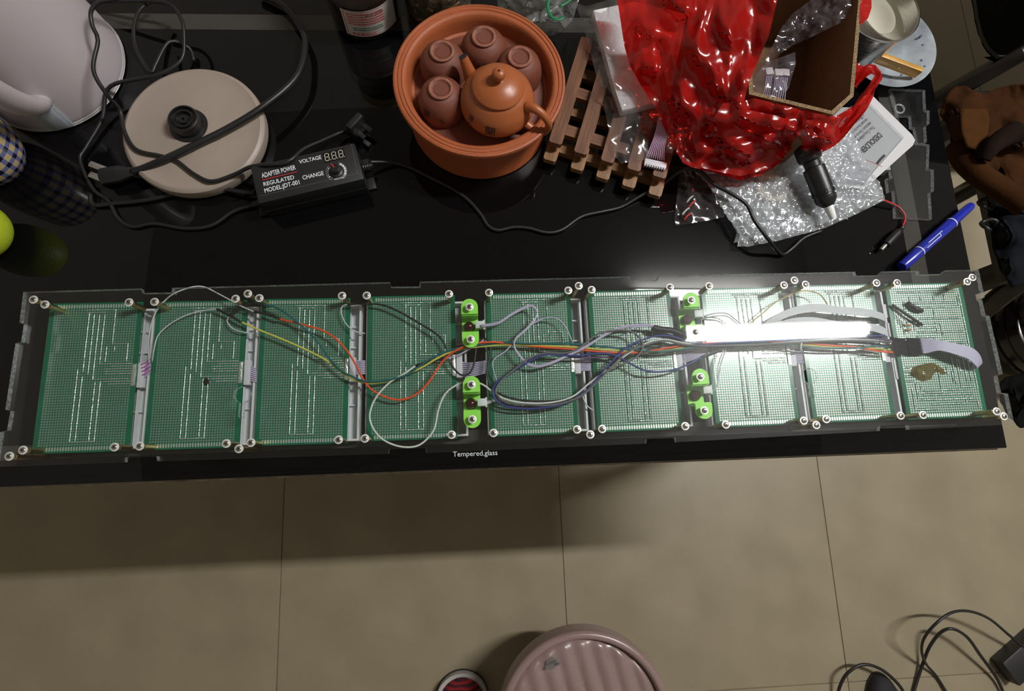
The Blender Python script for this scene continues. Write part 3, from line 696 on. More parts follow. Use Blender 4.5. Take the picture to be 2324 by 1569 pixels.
# ---- terracotta tea tray, pot and cups
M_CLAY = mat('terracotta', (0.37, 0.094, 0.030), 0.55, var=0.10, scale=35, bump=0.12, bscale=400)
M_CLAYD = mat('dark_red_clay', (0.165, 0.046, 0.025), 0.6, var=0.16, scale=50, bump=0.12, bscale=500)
M_CLAYP = mat('polished_orange_clay', (0.36, 0.100, 0.030), 0.36, var=0.06, scale=30, bump=0.06, bscale=600)
tc = Vector((0.012, 0.399, T))
tray = thing('tea_tray', 'round terracotta drum tea tray with ridged rim holding pot and cups', 'tea tray', tc)
V, Fc = lathe_geo([(0.001, .0006), (.0775, .0006), (.0795, .002), (.0795, .005), (.0785, .0065), (.0788, .046), (.0815, .056), (.0885, .0625)], 72)
place('drum', autosmooth(mesh('drum', V, Fc[:-1], M_CLAY)), tray, TM(tc.x, tc.y))
rim = [(.0815, .0562), (.0885, .0625), (.0908, .0655), (.0912, .068), (.0904, .0705), (.0885, .0712), (.0874, .0702), (.0862, .0702), (.0854, .0711), (.0842, .0711), (.0833, .0700), (.0822, .0700), (.0814, .0708), (.0800, .0707), (.0775, .0690), (.0755, .0630), (.0742, .0570), (.0730, .0520), (.070, .0503)]
V, Fc = lathe_geo(rim, 72)
place('rim', autosmooth(mesh('rim', V, Fc[:-2], M_CLAY), 40), tray, TM(tc.x, tc.y))
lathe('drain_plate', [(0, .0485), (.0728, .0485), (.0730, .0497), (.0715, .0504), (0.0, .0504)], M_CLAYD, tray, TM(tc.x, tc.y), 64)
ZF = 0.0505
KC = 0.78
cup_p = smooth_prof([(r, z * KC) for r, z in [(0.0238, 0.0003), (0.0250, 0.0028), (0.0252, 0.0113), (0.0240, 0.0226), (0.0208, 0.0322), (0.0160, 0.0380), (0.0132, 0.0398)]], 4)
cup_full = cup_p + [(r, z * KC) for r, z in [(0.0124, 0.0404), (0.0126, 0.0432), (0.0118, 0.0440), (0.0102, 0.0438), (0.0096, 0.0424), (0.0088, 0.0417), (0.0074, 0.0415), (0.0070, 0.0420), (0.0, .0418)]]
cup_in = [(r, z * KC) for r, z in [(0.0238, 0.0003), (0.0228, 0.0005), (0.0228, 0.0113), (0.0213, 0.0226), (0.0164, 0.0328), (0, .035)]]
cupme = autosmooth(mesh('cup_body', *lathe_geo(cup_full, 40), M_CLAYD), 35)
cupin = autosmooth(mesh('cup_inside', *lathe_geo(cup_in, 32), M_CLAYD), 35)
V, Fc = lathe_geo([(.0127, .0432 * KC), (.0119, .0443 * KC), (.0102, .0441 * KC), (.0095, .0424 * KC)], 40)
dust_me = mesh('foot_ring', V, Fc[:-2], mat('dusty_clay_ring', (0.27, 0.105, 0.066), 0.8, var=0.25, scale=200), True)
cups = [((1003, 115), 'upside-down red clay cup in the tray beside the teapot spout', -1.0), ((1098, 82), 'upside-down red clay cup at the rear of the tea tray', -1.45), ((1180, 128), 'upside-down red clay cup right of the teapot lid', -0.6), ((1000, 200), 'upside-down red clay cup at the left front of the tray', -2.3)]
cup_r = prof_r(cup_p)
for (q, lab, ang) in cups:
    c = P(q[0], q[1], T + ZF + .034); M = TM(c.x, c.y, ZF)
    t = thing('tea_cup', lab, 'cup', (c.x, c.y, T + ZF), 'clay tea cups in the tray')
    b = place('cup_body', cupme, t, M); place('cup_inside', cupin, b); place('foot_ring', dust_me, b)
    if q != (1180, 128) and q != (1003, 115):
        lathe_text('brush_writing', '蘭', .0095, cup_r, ang, .014, M_PRINTK, b, None, flip=False)
        lathe_text('brush_writing', '心', .0065, cup_r, ang + .75, .012, M_PRINTK, b, None)
pc = Vector((0.0295, 0.3690, T + ZF))
pot = thing('teapot', 'orange clay teapot with knobbed lid and black brush writing in the tray', 'teapot', pc)
pb = smooth_prof([(0.0, .0005), (.018, .0006), (.022, .002), (.031, .008), (.0375, .018), (.0385, .026), (.036, .035), (.030, .043), (.0255, .0465), (.0245, .0475), (0.0, .0476)], 4)
MP = Matrix.Translation(pc)
lathe('pot_body', pb, M_CLAYP, pot, MP, 56)
lid = lathe('lid', smooth_prof([(.0240, .0470), (.0262, .0475), (.0264, .0490), (.0248, .0508), (.0200, .0545), (.0120, .0580), (.0040, .0595), (.0035, .0605)], 4) + [(0, .0605)], M_CLAYP, pot, MP, 48)
kn = smooth_prof([(.0035, .0595), (.0036, .0612), (.0058, .0635), (.0068, .0668), (.0058, .0700), (.0030, .0718), (.0001, .0722)], 4)
lathe('lid_knob', kn, M_CLAYP, lid, None, 24)
vh = P(1129, 150, pc.z + .0722)
lathe('vent_hole', [(0, .0715), (.0011, .0722), (.0011, .0726), (0, .0726)], M_HOLESHADE, lid, None, 12)
# spout
tip = P(1051, 131, T + ZF + .044); sd_ = (tip - pc); sd_.z = 0; sd_.normalize()
sp = [pc + sd_ * .030 + Vector((0, 0, .018)), pc + sd_ * .038 + Vector((0, 0, .025)), pc + sd_ * .043 + Vector((0, 0, .034)), Vector((tip.x, tip.y, pc.z + .0455))]
V, Fc = tube_geo(crom(sp, .002), .0052, 16, rfn=lambda t: 2.0 - 1.15 * t ** 0.7)
spo = place('spout', autosmooth(mesh('spout', V, Fc, M_CLAYP), 50), pot)
e = crom(sp, .002); dirn = (e[-1] - e[-2]).normalized()
lathe('spout_mouth', [(0, 0), (.0030, 0.0), (.0034, .0004), (.0044, .0003)], M_HOLESHADE, spo, axis_matrix(e[-1] + dirn * .0001, e[-1] + dirn), 16)
# handle
hd_ = Vector((0.86, -0.50, 0)).normalized()
hp_ = [pc + hd_ * .033 + Vector((0, 0, .039)), pc + hd_ * .042 + Vector((0, 0, .043)), pc + hd_ * .054 + Vector((0, 0, .038)), pc + hd_ * .060 + Vector((0, 0, .027)), pc + hd_ * .056 + Vector((0, 0, .013)), pc + hd_ * .046 + Vector((0, 0, .0075)), pc + hd_ * .034 + Vector((0, 0, .010))]
V, Fc = tube_geo(crom(hp_, .002), .0042, 12, rfn=lambda t: 1.25 - .35 * math.sin(math.pi * t))
place('handle', mesh('handle', V, Fc, M_CLAYP, True), pot)
pr = prof_r(pb)
lathe_text('brush_writing', '蘭', .0125, pr, -1.80, .0235, M_PRINTK, pot, MP)
lathe_text('brush_writing', '清心', .0080, pr, -2.42, .029, M_PRINTK, pot, MP, vertical=True)

# ---- electric kettle and its base
M_KET = mat('white_kettle_plastic', (0.53, 0.475, 0.50), 0.36, var=0.03, scale=12, bump=0.03, bscale=700)
kc = Vector((-0.474, 0.462, T))
ket = thing('electric_kettle', 'white plastic electric kettle with water gauge at the left back', 'kettle', kc)
kp = smooth_prof([(0.0, .0006), (.074, .0006), (.0795, .004), (.0800, .015), (.0785, .045), (.0745, .09), (.0690, .135), (.0620, .175), (.0560, .195), (.050, .203), (0.0, .206)], 4)
lathe('body', kp, M_KET, ket, Matrix.Translation(kc), 72)
lathe('foot_ring', [(.0785, .0008), (.0806, .001), (.0808, .0035), (.0795, .0050)], mat('kettle_foot_grey', (0.4, 0.38, 0.38), 0.5), ket, Matrix.Translation(kc), 64)
ha = math.radians(-72); hd2 = Vector((math.cos(ha), math.sin(ha), 0)); sdv = Vector((-hd2.y, hd2.x, 0))
hpts = [kc + hd2 * .052 + Vector((0, 0, .196)), kc + hd2 * .080 + Vector((0, 0, .198)), kc + hd2 * .108 + Vector((0, 0, .180)), kc + hd2 * .116 + Vector((0, 0, .140)), kc + hd2 * .108 + Vector((0, 0, .095)), kc + hd2 * .095 + Vector((0, 0, .062)), kc + hd2 * .082 + Vector((0, 0, .046)), kc + hd2 * .074 + Vector((0, 0, .043))]
V, Fc = tube_geo(crom(hpts, .004), .0135, 16, flat=0.75)
place('handle', mesh('handle', V, Fc, M_KET, True), ket)
lathe('lid', smooth_prof([(.049, .203), (.047, .209), (.030, .214), (0.0, .216)], 4), M_KET, ket, Matrix.Translation(kc), 40)
M_GAUGE = film('gauge_plastic', (0.9, 0.93, 0.96), (0.75, 0.8, 0.86), 0.6, rough=0.12, gloss=1.4)
Mg = Matrix(((sdv.x, hd2.x, 0, kc.x), (sdv.y, hd2.y, 0, kc.y), (0, 0, 1, kc.z), (0, 0, 0, 1)))
box('water_gauge', -.011, .011, .070, .0845, .004, .038, M_GAUGE, ket, Mg, .003)
box('gauge_scale', -.006, .006, .070, .0835, .006, .036, mat('gauge_white', (0.75, 0.8, 0.86), 0.4), ket, Mg, .001)
V, Fc, _ = prism_geo([[(-.014, .070), (-.0165, .0815), (.011, .082), (.011, .070)]], .0385, .046)
place('gap_shade', mesh('gap_shade', V, Fc, mat('gap_shade_black', (0.02, 0.018, 0.018), 0.6)), ket, Mg)  # solid dark wedge paints the shaded gap under the handle

M_BEIGE = mat('beige_plastic', (0.34, 0.28, 0.235), 0.45, var=0.05, scale=20, bump=0.03, bscale=500)
bc = Vector((-0.303, 0.374, T))
kb = thing('heating_base', 'round beige kettle base with black centre contact', 'kettle base', bc)
lathe('disc', [(0, .0006), (.072, .0006), (.0755, .003), (.0765, .010), (.0758, .0155), (.0735, .0180), (.0715, .0186), (.0705, .0182), (.060, .0185), (.030, .0190), (.026, .0205), (0, .0205)], M_BEIGE, kb, TM(bc.x, bc.y), 72)
cc = lathe('contact', [(.0205, .0205), (.0200, .0212), (.0160, .0218), (.0158, .034), (.0150, .0348), (.0140, .0345), (.0138, .031), (.0105, .031), (.0103, .0338), (.0090, .0338), (.0088, .030), (.0050, .030), (.0048, .0330), (.0015, .0332), (.0014, .030), (0, .030)], M_BLACKP, kb, TM(bc.x - .004, bc.y + .002), 40)
# ---- black cords around the kettle
def cord(name, pts, r, label, z=.0, m=None, cat='cable', extra=None):
    w_ = pxz(pts, z); t = thing(name, label, cat, (w_[0].x, w_[0].y, T))
    tube('cord', w_, r, m or M_BLACK, t, 8, step=.004); return t
kcord = cord('thick_power_cord', [(588, -12, .006), (640, 12, .008), (680, 60, .012), (693, 105, .016), (672, 175, .022), (600, 240, .027), (520, 290, .026), (440, 330, .026), (370, 363, .024), (325, 382, .018), (300, 390, .014)], .0037, 'thick black kettle cord arching over the beige base to a two-pin plug')
A, B = P(312, 388, T + .013), P(232, 402, T + .011)
V, Fc = tube_geo([A, A + (B - A) * .25, A + (B - A) * .5, A + (B - A) * .55, B], .0085, 10, flat=.8, rfn=lambda t: (.55 if t < .2 else .75 if t < .45 else 1.15))
pl = place('plug', autosmooth(mesh('plug', V, Fc, M_BLACKP), 40), kcord)
for (a, b) in (((240, 385), (203, 371)), ((246, 412), (203, 395))):
    A, B = P(a[0], a[1], T + .010), P(b[0], b[1], T + .010)
    V, Fc = tube_geo([A, B], .0032, 4, flat=.28, up=(0, 0, 1)); place('pin', mesh('pin', V, Fc, M_NICKEL), pl)
cord('loop_cord', [(300, -14, .04), (255, 0, .06), (222, 6, .075), (206, 28, .082), (210, 60, .078), (222, 92, .070), (212, 160, .062), (245, 218, .045), (272, 250, .024), (283, 300, .0215), (310, 340, .0215), (365, 354, .0215), (400, 365, .0215), (440, 395, .0215), (480, 412, .0220), (530, 397, .0215), (565, 380, .028), (600, 374, .037), (640, 371, .0372), (662, 362, .0372), (690, 338, .030), (730, 320, .020), (768, 303, .010), (785, 298, .008)], .0021, 'thin black cord running over kettle and beige base to the adapter')
cord('coil_cord', [(190, 4, .01), (260, 2, .02), (330, 2, .028), (385, 10, .030), (412, 45, .030), (418, 90, .026), (412, 135, .022), (370, 165, .0215), (320, 178, .0215), (262, 190, .02), (240, 212, .015), (232, 270, .006), (195, 335, .004), (182, 365, .004), (212, 430, .0025), (245, 455, .0025), (268, 495, .0025), (300, 515, .0025), (350, 508, .0025), (420, 519, .0025), (480, 512, .0025), (530, 480, .0025), (575, 466, .004), (592, 463, .006)], .0021, 'thin black cord looping behind the beige base and back to the adapter')
cord('small_loop_cord', [(345, 2, .02), (318, 22, .024), (304, 60, .026), (308, 105, .024), (330, 148, .022), (345, 165, .0215), (352, 150, .0215), (385, 95, .02), (430, 110, .008), (440, 140, .004)], .0021, 'small standing loop of black cord behind the beige base')
cord('input_cord', [(205, 440, .003), (212, 465, .003), (260, 462, .003), (330, 455, .003), (400, 440, .003), (460, 427, .005), (510, 430, .007), (555, 437, .009), (580, 438, .010)], .0025, 'short black cord entering the ribbed left end of the adapter')

# ---- adjustable power adapter
M_ADP = mat('adapter_black', (0.016, 0.016, 0.018), 0.42, var=0.1, bump=0.12, bscale=1400)
Ma, La = frame_px((586.5, 463), (826, 406), T + .035); Ma.translation.z = T
DA = 0.0437; HA = 0.035
ad = thing('power_adapter', 'black adjustable power adapter box with voltage dial and white lettering', 'power adapter', Ma @ Vector((La / 2, DA / 2, 0)))
box('case', 0, La, 0, DA, .0006, HA, M_ADP, ad, Ma, .0018)
box('seam', -.0002, La + .0002, -.0003, DA + .0003, .0150, .0158, mat('case_seam', (0.004, 0.004, 0.004), 0.7), ad, Ma, 0)
for (x0, x1, y0, y1) in ((La, La + .009, .003, .017), (La, La + .009, .027, .041), (-.009, 0, .003, .017)):
    box('mounting_ear', x0, x1, y0, y1, .0006, .0035, M_ADP, ad, Ma, .001)
for (x, y, z, dx) in ((La, .024, .016, 1), (0, .0125, .014, -1)):
    pth = [Ma @ Vector((x + dx * .0008 * k, y, z)) for k in range(16)]
    V, Fc = tube_geo(pth, .0042, 10, rfn=lambda t: (1.25 - .55 * t) * (1.0 if int(t * 15) % 3 else .72)); place('strain_relief', mesh('strain_relief', V, Fc, M_BLACKP, True), ad)
zt_ = T + HA
for s, a, b, hs in (('VOLTAGE', (679.6, 372), (729.8, 360.5), 1.15), ('CHANGE', (687.6, 408), (735.3, 397), 1.2), ('ADAPTER POWER', (595.1, 404), (671.8, 384.5), 1.75), ('REGULATED', (598.9, 422.8), (668.5, 406), 1.1), ('MODEL:JDT-001', (601.4, 437.7), (680.6, 417.6), 1.3)):
    text_px('lettering', s, a, b, zt_, M_PRINTW, ad, hs, .012)
text_px('lettering', 'VOLTAGE', (759, 409.3), (782, 403.8), zt_, M_PRINTW, ad, 1.0, .01)
def strip_px(name, a, b, z, wd, m, parent):
    M, l = frame_px(a, b, z); return place(name, mesh(name, [M @ Vector(p) for p in ((0, -wd / 2, 0), (l, -wd / 2, 0), (l, wd / 2, 0), (0, wd / 2, 0))], [(0, 1, 2, 3)], m), parent)
strip_px('red_rule', (596, 408.6), (674.3, 389.8), zt_ + .0003, .0007, M_PRINTR, ad)
for a, b in (((590.5, 445), (813, 393)), ((797, 326), (812.5, 396))): strip_px('panel_line', a, b, zt_ + .0002, .0002, mat('grey_line', (0.2, 0.2, 0.2), 0.5), ad)
Md, Ld = frame_px((737, 368), (785, 356.5), zt_ + .0003)
place('display_window', mesh('display_window', [Md @ Vector(p) for p in ((-.0005, -.0010, 0), (Ld, -.0010, 0), (Ld, .0108, 0), (-.0005, .0108, 0))], [(0, 1, 2, 3)], mat('display_dark', (0.008, 0.008, 0.009), 0.2)), ad)
M_SEG = mat('unlit_segments', (0.50, 0.47, 0.40), 0.5)
SEG = {'a': (0.12, 1, .88, 1), 'd': (.12, 0, .88, 0), 'g': (.12, .5, .88, .5), 'f': (0, .55, 0, .95), 'b': (1, .55, 1, .95), 'e': (0, .05, 0, .45), 'c': (1, .05, 1, .45)}
for k in range(3):
    V, Fc = [], []
    for (x0, y0, x1, y1) in SEG.values():
        ox, oy, dw, dh = .0012 + k * Ld / 3.05, .0008, .0042, .0082
        ax, ay, bx_, by_ = ox + x0 * dw + y0 * .0006, oy + y0 * dh, ox + x1 * dw + y1 * .0006, oy + y1 * dh
        hw_ = .00042; n = len(V)
        if abs(x1 - x0) > abs(y1 - y0): q = ((ax, ay - hw_), (bx_, by_ - hw_), (bx_, by_ + hw_), (ax, ay + hw_))
        else: q = ((ax - hw_, ay), (ax + hw_, ay), (bx_ + hw_, by_), (bx_ - hw_, by_))
        V += [Md @ Vector((x, y, .0003)) for x, y in q]; Fc.append((n, n + 1, n + 2, n + 3))
    n = len(V); V += [Md @ Vector((ox + dw + .0012 + x, oy + y, .0003)) for x, y in ((-.0005, -.0005), (.0005, -.0005), (.0005, .0005), (-.0005, .0005))]; Fc.append((n, n + 1, n + 2, n + 3))
    place('digit_segments', mesh('digit_segments', V, Fc, M_SEG), ad)
kc2 = P(763.8, 390, zt_); Mk = Matrix.Translation(kc2) @ Matrix.Rotation(.25, 4, 'Z')
knb = lathe('dial_knob', [(.0072, 0), (.0072, .002), (.0050, .0028), (.0046, .0085), (.0040, .009), (0, .009)], M_BLACKP, ad, Mk, 24)
box('dial_pointer', -.0004, .0004, .0002, .0060, .0088, .0094, M_PRINTR, knb, Matrix.Rotation(.45, 4, 'Z'), 0)
V, Fc = [], []
def arc(r0, r1, a0, a1, n=10):
    k = len(V)
    for i in range(n + 1):
        a = math.radians(a0 + (a1 - a0) * i / n)
        for r in (r0, r1): V.append(Mk @ Vector((r * math.cos(a), r * math.sin(a), .0004)))
    for i in range(n): Fc.append((k + 2 * i, k + 2 * i + 1, k + 2 * i + 3, k + 2 * i + 2))
for r0, r1 in ((.0083, .0085), (.0107, .0109)): arc(r0, r1, -60, 65); arc(r0, r1, 128, 230)
for k in range(6): arc(.0087, .0103, 56 - k * 19, 56 - k * 19 - (15 if k < 5 else 5), 4)
for k in range(5): arc(.0088, .0094 + .0001 * k, 136 + k * 16, 136 + k * 16 + 11, 4)
place('dial_scale', mesh('dial_scale', V, Fc, M_PRINTW), ad)
apg = thing('mains_plug', 'black mains plug lying behind the adapter', 'plug', P(800, 305, T))
A, B = P(786, 298, T + .008), P(812, 292, T + .012)
V, Fc = tube_geo([A, A + (B - A) * .4, A + (B - A) * .45, B], .0085, 10, rfn=lambda t: .6 if t < .4 else 1.1); place('plug_body', mesh('plug_body', V, Fc, M_BLACKP, True), apg)
Mq, _ = frame_px((800, 318), (826, 290), T); Mq.translation.z = T
box('plug_face', 0, .022, -.004, .004, .0006, .026, M_BLACKP, apg, Mq, .002)
for k in (0.004, 0.015): box('pin', k, k + .0055, -.016, -.004, .012, .0135, M_BLACKP, apg, Mq, .0003)
# output cord
cord('output_cord', [(838, 368, .014), (870, 368, .008), (905, 372, .003), (940, 385), (980, 405), (1020, 425), (1060, 452), (1090, 485), (1108, 513), (1130, 523), (1165, 516), (1200, 518), (1240, 528), (1275, 522), (1320, 492), (1370, 480), (1410, 470), (1450, 447, .006), (1500, 420, .012), (1530, 398, .020), (1555, 383, .024), (1590, 390, .026), (1620, 418, .026), (1660, 440, .029), (1695, 465, .029), (1712, 500, .028), (1745, 545, .022), (1765, 570, .008), (1778, 578, .003), (1800, 562, .003), (1825, 540, .003), (1865, 524, .003)], .0021, 'long black low-voltage cord snaking across the desk onto the bubble wrap', .0024)

# ---- glass jars
M_JAR = film('jar_glass', (0.93, 0.95, 0.94), (0.8, 0.8, 0.8), 0.01, rough=0.04, gloss=1.3)
def jar(cx, cy, label, content, cmat):
    t = thing('glass_jar', label, 'jar', (cx, cy, T)); M = TM(cx, cy)
    lathe('glass', smooth_prof([(.0, .0006), (.034, .0006), (.0390, .004), (.0410, .012), (.0412, .060), (.0400, .076), (.0340, .088), (.0330, .095)], 4), M_JAR, t, M, 56)
    lathe('screw_lid', [(.0355, .093), (.0362, .094), (.0362, .108), (.0345, .110), (0, .110)], mat('jar_lid_metal', (0.5, 0.42, 0.2), 0.35, 0.8), t, M, 40)
    V, Fc = lathe_geo([(0, .003), (.035, .004), (.0392, .012), (.0395, content * .6), (.0393, content), (0.02, content + .002), (0, content)], 40)
    if cmat == 'lumps':
        for v in V: v *= 1 - .05 * abs(noise.noise(v * 120)); v.z = max(.003, v.z)
        lm = mat('dried_brown_lumps', (0.09, 0.065, 0.04), 0.8, var=0.6, scale=90, bump=0.8, bscale=160)
    else: lm = cmat
    place('contents', mesh('contents', V, Fc, lm, True), t, M)
    return t, M
t, M = jar(-0.121, 0.5395, 'glass jar of dark brown preserve with white paper label', .058, mat('dark_preserve', (0.020, 0.008, 0.004), 0.25, var=0.5, scale=60))
a0, a1 = math.radians(-118), math.radians(-26)
V, Fc = [], []
for i in range(25):
    a = a0 + (a1 - a0) * i / 24
    for z in (.0095, .0485): V.append((.0416 * math.cos(a), .0416 * math.sin(a), z))
for i in range(24): Fc.append((2 * i, 2 * i + 2, 2 * i + 3, 2 * i + 1))
lb = place('paper_label', mesh('paper_label', V, Fc, mat('label_paper', (0.62, 0.60, 0.58), 0.7), True), t, M)
rl = lambda z: .0416
lathe_text('lettering', '净含量:500克', .0052, rl, math.radians(-88), .0122, MATS['red_print'], lb, None)
lathe_text('lettering', '2017.11.01', .0052, rl, math.radians(-66), .0400, M_PRINTK, lb, None)
def wrap_marks(rows, m):
    V, Fc = [], []; rn_ = random.Random(5)
    for (z, ang_a, ang_b, h) in rows:
        a = ang_a
        while a < ang_b:
            wd = rn_.uniform(.018, .032); k = len(V)
            for aa, zz in ((a, z), (a + wd, z), (a + wd, z + h), (a, z + h)): V.append((.0419 * math.cos(aa), .0419 * math.sin(aa), zz))
            Fc.append((k, k + 1, k + 2, k + 3)); a += wd + rn_.uniform(.008, .02)
    return mesh('small_print', V, Fc, m)
place('small_print', wrap_marks([(.0425 - .0036 * k, math.radians(-110), math.radians(-52), .0018) for k in range(5)], MATS['red_print']), lb)
place('small_print', wrap_marks([(.0222 - .0030 * k, math.radians(-104), math.radians(-56), .0015) for k in range(2)], mat('green_print', (0.05, 0.18, 0.06), 0.6)), lb)
for aa, bb, zz0, zz1 in ((-115, -30, .0108, .0112), (-115, -30, .0468, .0472), (-115, -114, .0108, .0472)):
    V, Fc = [], []
    for i in range(13):
        a = math.radians(aa + (bb - aa) * i / 12)
        for z in (zz0, zz1): V.append((.0418 * math.cos(a), .0418 * math.sin(a), z))
    for i in range(12): Fc.append((2 * i, 2 * i + 2, 2 * i + 3, 2 * i + 1))
    place('label_border', mesh('label_border', V, Fc, MATS['red_print']), lb)
t, M = jar(-0.033, 0.547, 'glass jar of dried brown and yellow pieces behind the tea tray', .062, 'lumps')
rn = random.Random(4); V, Fc = [], []
for k in range(38):
    a = rn.uniform(-2.8, -.3); z = rn.uniform(.012, .060); r = rn.uniform(.0372, .0390); q = []
    d = Vector((rn.uniform(-.006, .006), 0, rn.uniform(-.004, .004)))
    for s in (-1, 0, 1):
        aa = a + s * d.x / r * 1.2; q.append(Vector((r * math.cos(aa) + rn.uniform(-.0008, .0008), r * math.sin(aa), z + s * d.z)))
    v, f = tube_geo(crom(q, .002), rn.uniform(.0009, .0022), 5); n = len(V); V += v; Fc += [tuple(i + n for i in p) for p in f]
s_ = place('dried_pieces', mesh('dried_pieces', V, Fc, mat('dried_yellow', (0.30, 0.19, 0.06), 0.7, var=0.5, scale=150), True), t, M); s_['kind'] = 'stuff'

# ---- white carrier bag with green print
M_WBAG = film('frosted_white_bag', (0.8, 0.82, 0.8), (0.40, 0.41, 0.40), 0.62, rough=0.3, gloss=0.8, ovar=0.12, nscale=60)
wb_o = [(1126, -14), (1132, 25), (1165, 45), (1205, 66), (1238, 82), (1258, 80), (1275, 70), (1300, 46), (1318, -14)]
wb = thing('carrier_bag', 'frosted white plastic bag with a green printed letter behind the tray', 'bag', P(1225, 40, T))
sheet('bag_film', wb_o, [(1132, 25, .03), (1238, 82, .003), (1258, 80, .003), (1300, 46, .012), (1220, -10, .075), (1130, -10, .06), (1315, -10, .05), (1210, 40, .05), (1260, 40, .04)], M_WBAG, wb, step=6, wrinkle=[(.004, (24, 60), True), (.0012, 12, False)], seed=2)
M_GPR = mat('green_bag_print', (0.012, 0.17, 0.07), 0.45)
tube('printed_letter', [P(1243 - 5 + 23 * math.cos(a) + 28, 14 + 30 * math.sin(a), T + .059) for a in [math.radians(215 - 20 * k) for k in range(9)]], .0022, M_GPR, wb, 6, flat=.25, up=(0, 0, 1))
tube('printed_letter', pxz([(1270, 14, .058), (1282, 8, .058), (1302, -6, .060)], 0), .002, M_GPR, wb, 6, flat=.25, up=(0, 0, 1))

# ---- slatted bamboo trivets
M_WOOD = mat('bamboo_slat', (0.150, 0.060, 0.026), 0.48, var=0.38, scale=22, stretch=(1, 12, 8), bump=0.15, bscale=90)
M_WOODL = mat('pale_bamboo_slat', (0.235, 0.115, 0.045), 0.45, var=0.32, scale=22, stretch=(1, 12, 8), bump=0.15, bscale=90)
dirv = (P(1328.6, 106.7, T + .03) - P(1261.5, 324, T + .03)).normalized(); angS = math.atan2(dirv.y, dirv.x)
SW, STH, SL = 0.0150, 0.0075, 0.142
def slat_me(l, wd, m, rounded=True):
    lp_ = [(0.002, -wd / 2), (l - .002, -wd / 2), (l, -wd / 2 + .002), (l, wd / 2 - .002), (l - .002, wd / 2), (.002, wd / 2), (0, wd / 2 - .002), (0, -wd / 2 + .002)]
    v, f, _ = prism_geo([lp_], 0, STH); return mesh('slat', v, f, m)
top_me, low_me = slat_me(SL, SW, M_WOOD), slat_me(SL, SW, M_WOODL)
def trivet(label, ends, zb_, sme, cross_px):
    o = P(*ends[0], T + zb_ + 2 * STH); t = thing('slatted_trivet', label, 'trivet', (o.x, o.y, T + zb_), 'stacked bamboo trivets')
    for q in ends:
        p = P(q[0], q[1], T + zb_ + 2 * STH); place('slat', sme, t, Matrix.Translation((p.x, p.y, T + zb_ + STH)) @ Matrix.Rotation(angS, 4, 'Z'))
    A, B = P(*ends[0], T + zb_), P(*ends[-1], T + zb_); ac = math.atan2(B.y - A.y, B.x - A.x); lc = (B - A).length + .012
    cm = slat_me(lc, SW * .9, sme.materials[0])
    for s in (.016, .066, .118):
        p = A + dirv * s - Vector((math.cos(ac), math.sin(ac), 0)) * .006
        place('cross_slat', cm, t, Matrix.Translation((p.x, p.y, T + zb_)) @ Matrix.Rotation(ac, 4, 'Z'))
trivet('lower slatted bamboo trivet lying on the black glass', [(1247, 364), (1309, 385), (1367, 405), (1426, 424), (1486, 443)], .0006, low_me, None)
trivet('upper slatted bamboo trivet stacked under the clear foam bag', [(1260, 325), (1317, 348), (1378, 367), (1438, 386), (1496, 402)], .0006 + 2 * STH + .0002, top_me, None)
ZTV = .0006 + 4 * STH + .0004   # top of the trivets over the desk

# ---- clear bag with a foam slab
M_FOAM = mat('white_foam', (0.74, 0.72, 0.72), 0.9, var=0.06, scale=120, bump=0.5, bscale=300)
fp = px_loop([(1346, 22), (1440, 2), (1560, 30), (1520, 225), (1412, 250), (1395, 200)], T + ZTV + .014)
V, Fc, _ = prism_geo([fp], T + ZTV + .0015, T + ZTV + .0135)
fo = place('foam_slab', bev_mesh('foam_slab', (V, Fc), M_FOAM, .0015, 2)); tag(fo, 'white foam slab inside the clear bag beside the red bag', 'foam')
M_CLR = film('clear_bag_film', (0.9, 0.9, 0.92), (0.62, 0.60, 0.62), 0.10, rough=0.14, gloss=1.8, ovar=0.08, nscale=50)
cb_o = [(1306, 6), (1330, 14), (1360, 6), (1420, -14), (1600, -14), (1610, 60), (1590, 200), (1570, 330), (1548, 350), (1480, 357), (1420, 369), (1409, 372), (1394, 352), (1370, 240), (1340, 120), (1322, 55)]
cb = sheet('clear_bag', cb_o, [(a, b, ZTV + .003) for a, b in cb_o] + [(1350, 40, ZTV + .021), (1370, 100, ZTV + .022), (1400, 20, ZTV + .022), (1395, 180, ZTV + .022), (1440, 60, ZTV + .024), (1480, 200, ZTV + .023), (1412, 235, ZTV + .021), (1470, 130, ZTV + .024), (1450, 300, ZTV + .007), (1540, 250, ZTV + .01), (1400, 330, ZTV + .004)], M_CLR, None, step=7, wrinkle=[(.002, 26, True), (.001, 9, False)], seed=5)
tag(cb, 'clear plastic bag around the foam slab left of the red bag', 'bag')
zs = thing('wire_connector', 'white wire connector with lilac wires coloured for pink light lying on the bamboo trivet', 'connector', P(1485, 372, T + ZTV))
Mz, lz = frame_px((1460, 375), (1509, 386), T + ZTV); Mz.translation.z = T + ZTV
box('shell', 0, lz, -.0005, .0065, .0002, .0045, M_SOCK, zs, Mz, .0004)
for k in range(9): box('tooth', lz * (k + .2) / 9, lz * (k + .7) / 9, -.0022, -.0005, .0005, .004, M_SOCK, zs, Mz, 0)
rb = ribbon('ribbon', [(1487, 361, ZTV + .003), (1492, 335, ZTV + .008), (1502, 300, ZTV + .018), (1510, 262, ZTV + .028)], [(20, 4), (15, 3), (13, 2), (13, 2)], .05, 9, mat('pink_lit_lilac_wire', (0.55, 0.36, 0.52), 0.5), .0007, zs)  # pink light from the red bag is mixed into the lilac wire colour

